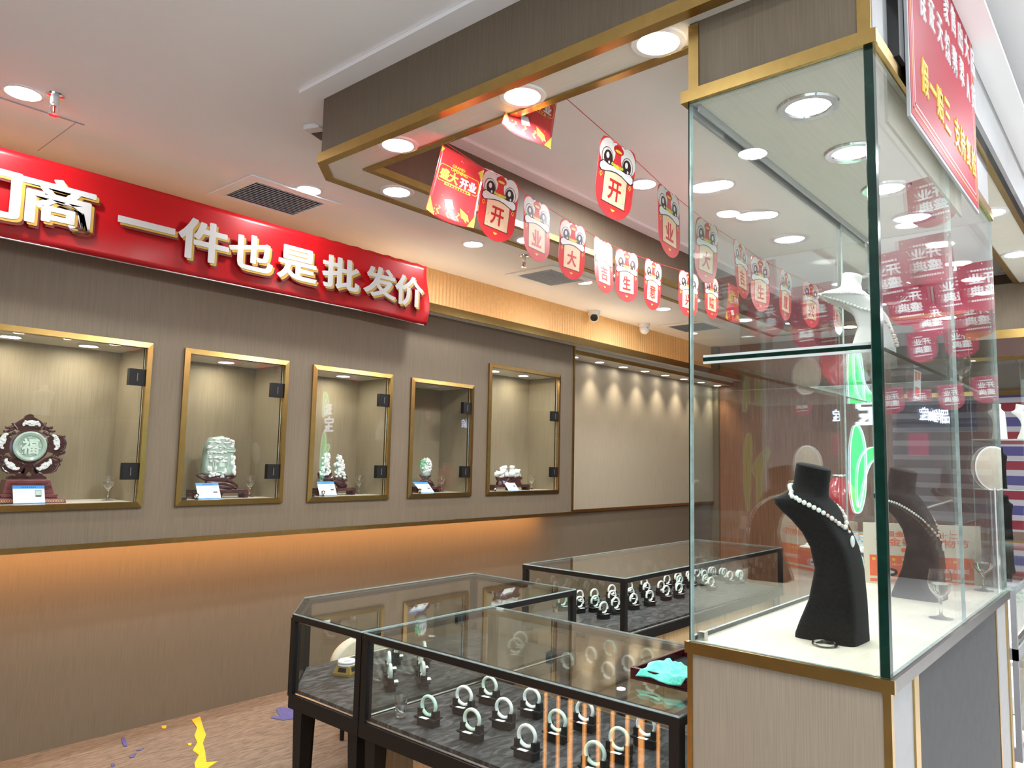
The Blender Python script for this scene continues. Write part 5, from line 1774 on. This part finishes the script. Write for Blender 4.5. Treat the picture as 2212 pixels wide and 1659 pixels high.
# ------------------------------------------------------------------ certificate cards, lamps, glasses in the niches
def card(label, P, BL, BR, TR, TL, text, lean=0.0):
    Yb = 4.262
    a, c, d, e = [P(*p, Y=Yb) for p in (BL, BR, TR, TL)]
    dz = NF+.0012-min(a[1], c[1])
    a, c = (a[0], NF+.0012), (c[0], NF+.0012)
    d, e = (d[0], d[1]+dz), (e[0], e[1]+dz)
    t = thing('certificate_card', label, 'card', ((a[0]+c[0])/2, Yb, NF), 'certificate cards in the niches')
    def Q(u, v, k=0.0):
        x = (a[0]*(1-u)+c[0]*u)*(1-v)+(e[0]*(1-u)+d[0]*u)*v
        z = (a[1]*(1-u)+c[1]*u)*(1-v)+(e[1]*(1-u)+d[1]*u)*v
        return Vector((x, Yb+v*lean-k, z))
    def slab(b, u0, u1, v0, v1, k0, k1, m):
        lo = [Q(u, v, k0) for u, v in ((u0, v0), (u1, v0), (u1, v1), (u0, v1))]
        hi = [Q(u, v, k1) for u, v in ((u0, v0), (u1, v0), (u1, v1), (u0, v1))]
        b.rings([lo, hi], m)
    b = MB()
    slab(b, 0, 1, 0, 1, -.0012, .0, 0)
    b.obj('sheet', M_['paper'], t)
    b = MB()
    slab(b, 0, 1, .83, 1, .0, .0005, 0)
    slab(b, 0, 1, 0, .055, .0, .0005, 0)
    b.obj('blue_band', M_['blue'], t)
    b = MB()
    for k in range(8): slab(b, .27+.06*k, .30+.06*k, .895, .935, .0005, .001, 1)
    slab(b, .69, .90, .38, .76, 0, .0005, 0)
    slab(b, .71, .88, .38, .46, .0005, .0009, 1)
    if text:
        for k in range(8):
            v = .75-k*.075
            slab(b, .10, .20, v, v+.018, 0, .0004, 0)
            slab(b, .24, .60 if k < 7 else .7, v, v+.012, 0, .0004, 0)
    b.obj('print', [mat('grey_blue_print', (.40, .48, .54), .6), M_['ink']], t)
    b = MB()
    s_ = b
    slab(b, .715, .875, .46, .70, .0005, .0009, 0)
    b.obj('picture', M_['jade_pale'], t)
card('white certificate card with blue header before the round jade disc', n1, (208,1494), (704,1492), (690,1215), (195,1215), False)
card('white certificate card with blue header before the jade mountain', n2, (505,1340), (920,1335), (905,1050), (488,1055), True, .03)
card('white certificate card with blue header before the two jade trees', n3, (345,1225), (755,1222), (735,895), (330,898), True, .03)
card('leaning certificate card before the upright green and white carving', n4, (580,1312), (955,1302), (862,985), (430,988), False, .05)
card('leaning certificate card before the jade beasts', n5, (730,975), (1005,965), (945,690), (660,690), True, .05)
def mini(label, P, x, y):
    q = P(x, y, Y=4.245)
    t = thing('mini_spotlight', label, 'spotlight', (q[0], 4.245, NF), 'little spotlights on the niche floors')
    c = (q[0], 4.245, NF+.020)
    MB().lathe([(.001, 0), (.010, 0), (.010, .004), (.004, .006), (.004, .012), (.001, .012)], (q[0], 4.245, NF), 14).obj('foot', M_['black'], t)
    MB().ball(c, .0125, 0, 14, 10).obj('head', M_['chrome'], t, smooth=80)
    MB().torus((c[0]+.004, 4.250, c[2]+.006), .0105, .003, (.4, .6, .6), 20, 8).obj('hood_ring', M_['black'], t, smooth=80)
mini('little chrome spotlight in the lower left of the jade mountain niche', n2, 462, 1305)
mini('little chrome spotlight in the lower left of the jade trees niche', n3, 420, 1180)
mini('little chrome spotlight in the lower left of the upright carving niche', n4, 510, 1255)
mini('little chrome spotlight in the lower left of the jade beasts niche', n5, 365, 950)
for i in (1, 2, 3, 4):
    x0 = NICHES[i][0]+FR
    nm = 'jade mountain,jade trees,upright carving,jade beasts'.split(',')[i-1]
    o = MB().box(x0+.003, x0+.055, UY+.03, UY+.05, NF-.001, NF+.016).obj('floor_clip', M_['black'], bevel=.002)
    tag(o, 'small black clip on the floor in the lower left corner of the %s niche' % nm, 'clip')
for px, Yg, nm in ((233, 4.40, 'round jade disc'), (539, 4.40, 'jade mountain'), (775, 4.40, 'jade trees'), (953, 4.40, 'upright carving'), (1148, 4.40, 'jade beasts')):
    q = at(1, Yg, px, 1068)
    wine('stemmed glass of water on the floor of the %s niche' % nm, (q.x, Yg, NF), .135, 'stemmed water glasses in the niches')
# ------------------------------------------------------------------ beyond the tower case (far right)
m, t_, bs = nt('striped_wall_print')
tcn = t_.nodes.new('ShaderNodeTexCoord')
sep = t_.nodes.new('ShaderNodeSeparateXYZ')
mu = t_.nodes.new('ShaderNodeMath')
mu.operation = 'MULTIPLY'
mu.inputs[1].default_value = 1/.40
fr_ = t_.nodes.new('ShaderNodeMath')
fr_.operation = 'FRACT'
cr = t_.nodes.new('ShaderNodeValToRGB')
cr.color_ramp.interpolation = 'CONSTANT'
e = cr.color_ramp.elements
e[0].position, e[0].color = 0, (.34, .03, .05, 1)
e[1].position, e[1].color = .30, (.62, .56, .60, 1)
for p, c in ((.48, (.10, .09, .27, 1)), (.80, (.62, .56, .60, 1))):
    n_ = e.new(p)
    n_.color = c
t_.links.new(tcn.outputs['Object'], sep.inputs[0])
t_.links.new(sep.outputs['Z'], mu.inputs[0])
t_.links.new(mu.outputs[0], fr_.inputs[0])
t_.links.new(fr_.outputs[0], cr.inputs[0])
t_.links.new(cr.outputs[0], bs.inputs['Base Color'])
bs.inputs['Roughness'].default_value = .35
struct(MB().box(12.2, 12.3, -4, .5, 0, 2.62), 'wall_far_dark', mat('dark_brown_wall', (.11, .065, .05), .5, var=.3, scale=4), 'dark brown wall beside the striped wall')
struct(MB().box(12.2, 12.3, .5, 1.98, 0, 2.62), 'wall_far', m, 'red, white and blue striped wall of the shop beyond')
m2 = m.copy()
m2.name = 'brown_shutter_slats'
e2 = [n for n in m2.node_tree.nodes if n.bl_idname == 'ShaderNodeValToRGB'][0].color_ramp.elements
for el, c in zip(e2, ((.10, .055, .05), (.30, .24, .23), (.11, .07, .075), (.30, .24, .23))): el.color = (*c, 1)
struct(MB().box(12.2, 12.3, 1.98, 3.2, 0, 2.62), 'wall_far_shutter', m2, 'brown slatted shutter wall beside the striped wall')
b = MB().box(12.1, 12.3, -4, 3.2, 2.62, ZM)
struct(b, 'wall_far_header', M_['laminate'], 'beige laminate header above the striped wall')
b = MB().box(12.08, 12.1, -4, 3.2, 2.62, 2.68)
struct(b, 'trim_11', M_['gold'], 'gold strip under the far header')
# second cross beam beyond the ring
b = MB().box(9.6, 9.62, -.2, 2.34, 2.80, ZC)
b.box(9.62, 10.0, -.2, 2.34, 2.80, 2.82)
o = b.obj('cross_beam', M_['laminate'])
tag(o, 'beige laminate cross beam with gold edge beyond the canopy, far right', 'beam', kind='structure')
struct(MB().box(9.585, 9.60, -.2, 2.34, 2.79, 2.85), 'trim_12', M_['gold'], 'gold edge of the far cross beam')

# far display case with glass shelves
FX0, FX1, FY0, FY1 = 6.05, 7.0, .49, .985
t = thing('far_display_case', 'far display counter with glass shelves and busts at the right edge', 'display case', (6.5, .74, 0))
MB().box(FX0, FX1, FY0, FY1, 0, 1.09).obj('counter', M_['laminate'], t)
b = MB()
for k in range(24):
    y = FY0+.02+k*.0195
    b.box(FX0-.008, FX0, y, y+.010, 0, 1.05)
b.obj('fluted_panel', M_['flute_dark'], t)
MB().box(FX0-.012, FX1, FY0-.012, FY1+.012, 1.09, 1.124).obj('gold_edge', M_['gold'], t)
for z in (1.46, 1.80):
    pane(MB(), FX0, FX1, FY0, FY1, z, z+.010, 2).obj('glass_shelf', [M_['glass'], M_['glass_edge_pale']], t)
for (x0, x1, y0, y1, ax) in ((FX0, FX0+.006, FY0, FY1, 0), (FX0, FX1, FY1-.006, FY1, 1)):
    pane(MB(), x0, x1, y0, y1, 1.125, 2.5, ax).obj('glass_pane', [M_['glass'], M_['glass_edge_pale']], t)
MB().box(FX0-.01, FX1, FY0-.01, FY1+.01, 2.5, 2.56).obj('gold_header', M_['gold'], t)
MB().box(FX0, FX1, FY0, FY1, 2.56, 2.88).obj('header', M_['laminate'], t)
for k, (z, y, rz, m_, sc, lab) in enumerate(((1.811, .85, -150, 'ivory', .52, 'small white necklace bust on the top glass shelf of the far display case'), (1.811, .70, -100, 'ivory', .50, 'second small white bust beside the first on the far top shelf'),
        (1.471, .86, -170, 'velvet', .58, 'black necklace bust on the middle glass shelf of the far display case'), (1.125, .84, -170, 'velvet', .60, 'black necklace bust on the counter of the far display case'))):
    bust(lab, (FX0+.22, y, z), math.radians(rz), M_[m_], sc)

# low glass bracelet showcase between the two
t = thing('bracelet_showcase', 'low grey-framed glass showcase of pale bracelets and white trays beyond the tower case', 'glass showcase', (4.8, .72, 0))
LX0, LX1, LY0, LY1 = 3.66, 5.95, .465, .95
b = MB()
for z0, z1 in ((.45, .50), (.84, .885), (1.10, 1.115)):
    for (x0, x1, y0, y1) in ((LX0, LX1, LY0, LY0+.02), (LX0, LX1, LY1-.02, LY1), (LX0, LX0+.02, LY0+.02, LY1-.02), (LX1-.02, LX1, LY0+.02, LY1-.02)):
        b.box(x0, x1, y0, y1, z0, z1)
for x in (LX0, LX1-.02):
    for y in (LY0, LY1-.02): b.box(x, x+.02, y, y+.02, .50, 1.10)
b.obj('grey_frame', mat('grey_enamel_frame', (.30, .30, .31), .4), t)
MB().box(LX0+.005, LX1-.005, LY0+.005, LY1-.005, .46, .49).obj('lower_shelf', M_['white'], t)
MB().box(LX0+.02, LX1-.02, LY0+.06, LY1-.02, .85, .865).obj('white_tray', M_['white'], t)
pane(MB(), LX0+.02, LX1-.02, LY0+.004, LY0+.010, .885, 1.10, 1).obj('glass_pane', [M_['glass'], M_['glass_edge_pale']], t)
pane(MB(), LX0+.02, LX1-.02, LY0+.004, LY0+.010, .50, .84, 1).obj('glass_pane', [M_['glass'], M_['glass_edge_pale']], t)
pane(MB(), LX0, LX1, LY0, LY1, 1.115, 1.123, 2).obj('glass_top', [M_['glass'], M_['glass_edge_pale']], t)
MB().box(LX0+.05, LX1-.05, LY0+.025, LY0+.035, 1.09, 1.098).obj('led_strip', M_['lamp_wash'], t)
MB().box(LX0+.05, LX1-.05, LY0+.025, LY0+.035, .822, .830).obj('led_strip', M_['lamp_wash'], t)
b = MB().box(LX0+.03, LX1-.03, LY0+.03, LY1-.03, 0, .45)
b.obj('base', M_['grey_white'], t)
b = MB()
for k in range(30): b.box(LX0+.05+k*.073, LX0+.075+k*.073, LY0+.02, LY0+.03, .03, .43)
b.obj('lit_slats', M_['slat_led'], t)
proto = None
for k in range(14):
    kind = ('w', 'm', 'p', 'w')[k % 4]
    o = {'w': JW, 'p': JP, 'm': JM}[kind].copy()
    COL.objects.link(o)
    o.location = (LX0+.12+k*.12, LY0+.16+.02*(k % 2), .866+.016)
    o.rotation_euler = (0, math.radians(70), math.radians(30))
    o.scale = (1, 1, 1)
    tag(o, 'pale jade bracelet %s from the near end in the low grey-framed showcase, right edge' % (NUM[k] if k < 10 else '%dth' % (k+1)), 'bangle', 'bracelets in the low showcase')
for k in range(5):
    o = MB().box(LX0+.1+k*.4, LX0+.42+k*.4, LY0+.08, LY1-.08, .491, .56+.02*(k % 2)).obj('cushion_tray', M_['ivory'], bevel=.02)
    tag(o, 'white padded tray %s from the near end on the lower shelf of the low showcase' % NUM[k], 'tray', 'white padded trays')
# oval mirror on a floor stand by the corridor (it shows only in the side glass), price card on the low showcase
qv = at(0, 4.75, 2147, 1012)
q = Vector((4.75, 2*.483-qv.y, 0))
t = thing('standing_mirror', 'cream oval mirror on a slim floor stand by the corridor, mirrored in the side glass', 'mirror', q)
b = MB()
Mm = Matrix.Translation((q.x, q.y, qv.z)) @ Matrix.Rotation(math.radians(-6), 4, 'Y')
b.rings([[Mm @ Vector((d, y, z)) for y, z in ell(0, 0, .080*s_, .112*s_, 40)] for d, s_ in ((-.008, .97), (-.006, 1), (.006, 1), (.008, .97))])
b.obj('mirror_back', M_['leather'], t, smooth=40)
MB().tube([Mm @ Vector((0, y, z)) for y, z in ell(0, 0, .082, .114, 40)], .006, 8, 0, True).obj('rim', M_['white'], t, smooth=60)
MB().tube([(q.x+.012, q.y, .02), (q.x+.012, q.y, .8), (q.x+.012, q.y, qv.z-.10)], .010, 10).obj('post', M_['steel'], t)
MB().lathe([(.001, 0), (.14, 0), (.14, .012), (.001, .02)], q, 28).obj('foot', M_['steel'], t, smooth=40)
t = thing('price_board', 'small white price board with orange boxes on a counter seen through the side glass', 'card', (4.35, .86, 1.123))
Fp = frame((4.35, .90, 1.123), (.45, -1, 0), (-.1, 0, 1))
b = MB()
flat(b, [(0, 0), (.13, 0), (.13, .15), (0, .15)], -.003, 0, 0, Fp)
b.obj('board', M_['paper'], t)
b = MB()
for x in (.008, .068):
    for y in (.01, .043, .076): flat(b, [(x, y), (x+.052, y), (x+.052, y+.027), (x, y+.027)], 0, .0006, 0, Fp)
flat(b, [(.03, .125), (.10, .125), (.10, .132), (.03, .132)], 0, .0006, 0, Fp)
b.obj('orange_print', M_['orange'], t)

# loose jade counter farther inside
t = thing('jade_counter', 'far glass counter heaped with loose lavender, white and orange jade pieces', 'glass showcase', (7.4, 1.7, 0))
JX0, JX1, JY0, JY1 = 5.9, 8.6, 1.35, 2.15
MB().box(JX0, JX1, JY0, JY1, 0, .97).obj('counter', mat('dark_red_panel', (.07, .02, .02), .4), t)
MB().box(JX0+.01, JX1-.01, JY0+.01, JY1-.01, .97, .98).obj('white_tray', M_['white'], t)
for (x0, x1, y0, y1, z0, z1, ax) in ((JX0, JX0+.006, JY0, JY1, .97, 1.115, 0), (JX0, JX1, JY0, JY0+.006, .97, 1.115, 1), (JX0, JX1, JY0, JY1, 1.115, 1.123, 2)):
    pane(MB(), x0, x1, y0, y1, z0, z1, ax).obj('glass_pane', [M_['glass'], M_['glass_edge_pale']], t)
b = MB()
for k in range(420):
    x, y = random.uniform(JX0+.05, JX1-.05), random.uniform(JY0+.04, JY1-.04)
    r = random.uniform(.012, .028)
    a = random.uniform(0, PI)
    mi = 3 if (x-JX0 > 1.2 and random.random() < .3) else random.choice((0, 0, 1, 2))
    R = Matrix.Rotation(a, 3, 'Z')
    b.ball((x, y, .98+r*.5), (r*1.6, r*.7, r*.5), mi, 8, 5, R)
o = b.obj('loose_jade', [mat('lavender_jade', (.55, .50, .68), .2), M_['jade_white'], M_['jade_pale'], mat('orange_agate', (.80, .32, .06), .2)], smooth=80)
tag(o, 'heap of loose lavender, white and orange jade pieces in the far glass counter', 'jade pieces', kind='stuff')
t = thing('glass_bowl', 'round glass bowl with a pale stick standing on the far glass counter', 'bowl', (6.6, 1.55, 1.123))
MB().lathe([(.001, 0), (.05, 0), (.05, .008), (.02, .02), (.02, .04), (.085, .09), (.10, .14), (.085, .185), (.080, .185), (.095, .14), (.08, .092), (.001, .05)], (6.6, 1.55, 1.123), 32).obj('bowl', M_['crystal'], t, smooth=60)
MB().tube([(6.6, 1.58, 1.22), (6.5, 1.20, 1.36)], .007, 8).obj('stick', M_['leather'], t)
t = thing('lantern', 'red hanging lantern-like ornament seen past the dark glass corner', 'ornament', (6.3, 1.95, 1.123))
MB().lathe([(.001, 0), (.06, 0), (.07, .03), (.12, .10), (.14, .20), (.12, .30), (.06, .37), (.05, .40), (.001, .40)], (6.3, 1.95, 1.123), 20).obj('body', mat('red_lacquer', (.40, .02, .03), .2, coat=.4), t, smooth=40)
MB().torus((6.3, 1.95, 1.123+.40), .05, .012, (0, 0, 1), 20, 8).obj('collar', M_['chrome'], t, smooth=60)

# ------------------------------------------------------------------ corridor side: what the glass mirrors
struct(MB().box(14, 14.1, -7, -1.6, 0, ZM), 'wall_corridor_end', mat('blue_grey_shopfront', (.30, .32, .38), .5), 'blue grey wall at the corridor end')
struct(MB().box(-5, 14, -7.1, -7, 0, ZM), 'wall_right', mat('grey_shopfront', (.17, .16, .16), .5, var=.2, scale=3), 'grey shop fronts across the corridor')
def smooth_loop(P, k=5):
    out = []
    n = len(P)
    for i in range(n):
        a, p, q, c = P[i-1], P[i], P[(i+1) % n], P[(i+2) % n]
        for j in range(k):
            t = j/k
            out.append(tuple(.5*(2*p[m]+(q[m]-a[m])*t+(2*a[m]-5*p[m]+4*q[m]-c[m])*t*t+(3*p[m]-a[m]-3*q[m]+c[m])*t**3) for m in (0, 1)))
    return out
def leaf_sign(label, m_face, Xs, shapes, Yp, txt=None):
    t = thing('leaf_sign', label, 'sign', (Xs, 0, 1.8))
    def V(p):
        q = at(0, Xs, *p)
        return (2*Yp-q.y, q.z)
    ys = [V(p)[0] for s in shapes for p in s]
    b = MB().box(Xs+.012, Xs+.05, min(ys)-.03, max(ys)+.03, .002, ZM-.002)
    b.obj('backing', M_['flute_dark'], t)
    b = MB()
    shapes = [smooth_loop(s) for s in shapes]
    for s in shapes: b.prism([V(p) for p in s], 0, Xs, Xs+.012)
    b.obj('leaf_face', m_face, t)
    b = MB()
    for s in shapes:
        P = [(Xs-.002, *V(p)) for p in s]
        b.tube(P, .004, 6, 0, True)
    b.obj('edge_tube', M_['white_led'] if txt else mat('dim_edge', (.4, .5, .4), .04), t)
    if txt:
        b = MB()
        for ch, px, py, h in txt:
            y, z = V((px, py))
            fit_text(b, ch, frame((Xs-.004, y, z), (0, -1, 0), (0, 0, 1)), h, h, .004, .02)
        b.obj('lettering', M_['white_led'], t)
r6 = lambda a, c: (1500+a/3.317, 680+c/3.317)
L1 = [[(1095,300),(1135,290),(1170,320),(1215,420),(1240,500),(1200,560),(1180,500),(1150,380),(1130,420),(1128,540),(1130,600),(1090,590),(1080,470)],
      [(1130,800),(1165,800),(1195,870),(1212,980),(1215,1150),(1205,1300),(1180,1400),(1150,1420),(1125,1390),(1105,1280),(1098,1120),(1100,960),(1115,850)],
      [(1170,1040),(1215,970),(1270,950),(1290,1000),(1240,1080),(1215,1150),(1190,1260),(1165,1380),(1150,1300),(1150,1150)]]
leaf_sign('lit green leaf-shaped shop sign across the corridor, mirrored bright in the tower case glass', M_['green_led'], 5.7, [[r6(*p) for p in s] for s in L1], .970, [('珠', *r6(1215, 510), .16), ('宝', *r6(1250, 690), .20)])
L2 = [[(375,880),(405,850),(420,930),(415,1060),(410,1180),(405,1300),(400,1400),(380,1380),(362,1200),(360,1020)],
      [(420,1110),(470,1010),(525,955),(545,1000),(500,1100),(490,1250),(480,1400),(455,1350),(450,1180)], [(350,460),(375,450),(380,560),(385,670),(355,680)]]
leaf_sign('added dim green leaf sign standing in for the ghost reflection of the bright one', emit('ghost_leaf_glow', (.22, .42, .10), .30), 8.3, [[r6(*p) for p in s] for s in L2], .970)  # second sign added to give the doubled ghost of the leaf
t = thing('shop_fascia_sign', 'white lit shop name sign across the corridor, mirrored in the tower case glass', 'sign', (9.6, -1.2, 2.1))
b = MB()
ys = []
for ch, px in zip('宝御尚品', (1998, 2014, 2029, 2043)):
    q = at(0, 9.6, px, 893+(px-1998)*.16)
    y = 2*.483-q.y
    ys.append(y)
    fit_text(b, ch, frame((9.596, y, q.z), (0, -1, 0), (0, 0, 1)), .075, .15, .006, .012)
zz = at(0, 9.6, 2020, 897).z
b.obj('lettering', emit('white_letters', (.62, .75, 1.0), 2.6), t)
MB().box(9.6, 9.66, min(ys)-.3, max(ys)+.3, zz-.18, zz+.16).obj('panel', M_['navy'], t)
qn = at(0, 11.0, 1985, 960)
o = MB().box(11.0, 11.02, .966-qn.y-.12, .966-qn.y+.12, qn.z-.15, qn.z+.15).obj('red_notice', M_['magenta'])
tag(o, 'small red notice across the corridor mirrored in the side glass', 'sign')

# lit slat cabinet in front of the viewer (mirrored in the near showcase's front pane)
t = thing('slat_cabinet', 'low cabinet with glowing orange slats mirrored in the near showcase front glass', 'cabinet', (.65, 1.95, 0))
MB().box(.45, .842, 1.62, 2.36, .0, .50).obj('body', M_['flute_dark'], t)
b = MB()
for k, w_ in enumerate((.010, .024, .014, .014, .014, .014, .022, .012, .012)):
    y = 1.665+k*.076
    b.box(.842, .848, y, y+w_, .02, .49)
b.obj('lit_slats', M_['slat_led'], t)

# a person standing far down the corridor (only mirrored in the side glass)
def person(loc, rz):
    t = thing('person', 'person in dark clothes standing far down the corridor, mirrored in the side glass', 'person', loc)
    t.rotation_euler = (0, 0, rz)
    WLOC[t.name] = Vector((0, 0, 0))
    J = [((0, 0, .93), .135), ((0, 0, 1.12), .125), ((0, 0, 1.34), .150), ((0, 0, 1.45), .085), ((0, -.01, 1.53), .055), ((0, -.02, 1.62), .088), ((0, -.015, 1.70), .075)]
    E_ = [(k, k+1) for k in range(6)]
    def chain(root, pts):
        i = root
        for p, r in pts:
            J.append((p, r))
            E_.append((i, len(J)-1))
            i = len(J)-1
    for s in (-1, 1):
        chain(2, [((s*.16, 0, 1.40), .065), ((s*.24, .02, 1.14), .048), ((s*.25, -.04, .92), .038), ((s*.25, -.06, .83), .034)])
        chain(0, [((s*.09, 0, .86), .095), ((s*.10, -.01, .48), .065), ((s*.10, .02, .10), .045), ((s*.105, -.10, .045), .042)])
    me = bpy.data.meshes.new('body')
    me.from_pydata([p for p, r in J], E_, [])
    o = bpy.data.objects.new('body', me)
    COL.objects.link(o)
    o.parent = t
    md = o.modifiers.new('skin', 'SKIN')
    md.use_smooth_shade = True
    for v, (p, r) in zip(me.skin_vertices[0].data, J): v.radius = (r, r*.8)
    me.skin_vertices[0].data[0].use_root = True
    s_ = o.modifiers.new('sub', 'SUBSURF')
    s_.render_levels = 2
    me.materials.append(M_['navy'])
    b = MB().ball((0, -.035, 1.655), (.074, .088, .105), 0, 16, 12)
    b.ball((0, -.122, 1.645), (.012, .016, .020), 0, 8, 6)
    b.obj('face', M_['skin'], t, smooth=80)
    MB().ball((0, -.012, 1.69), (.088, .098, .095), 0, 16, 12).obj('hair', M_['hair'], t, smooth=80)
person((13.2, -.95, 0), math.radians(-80))
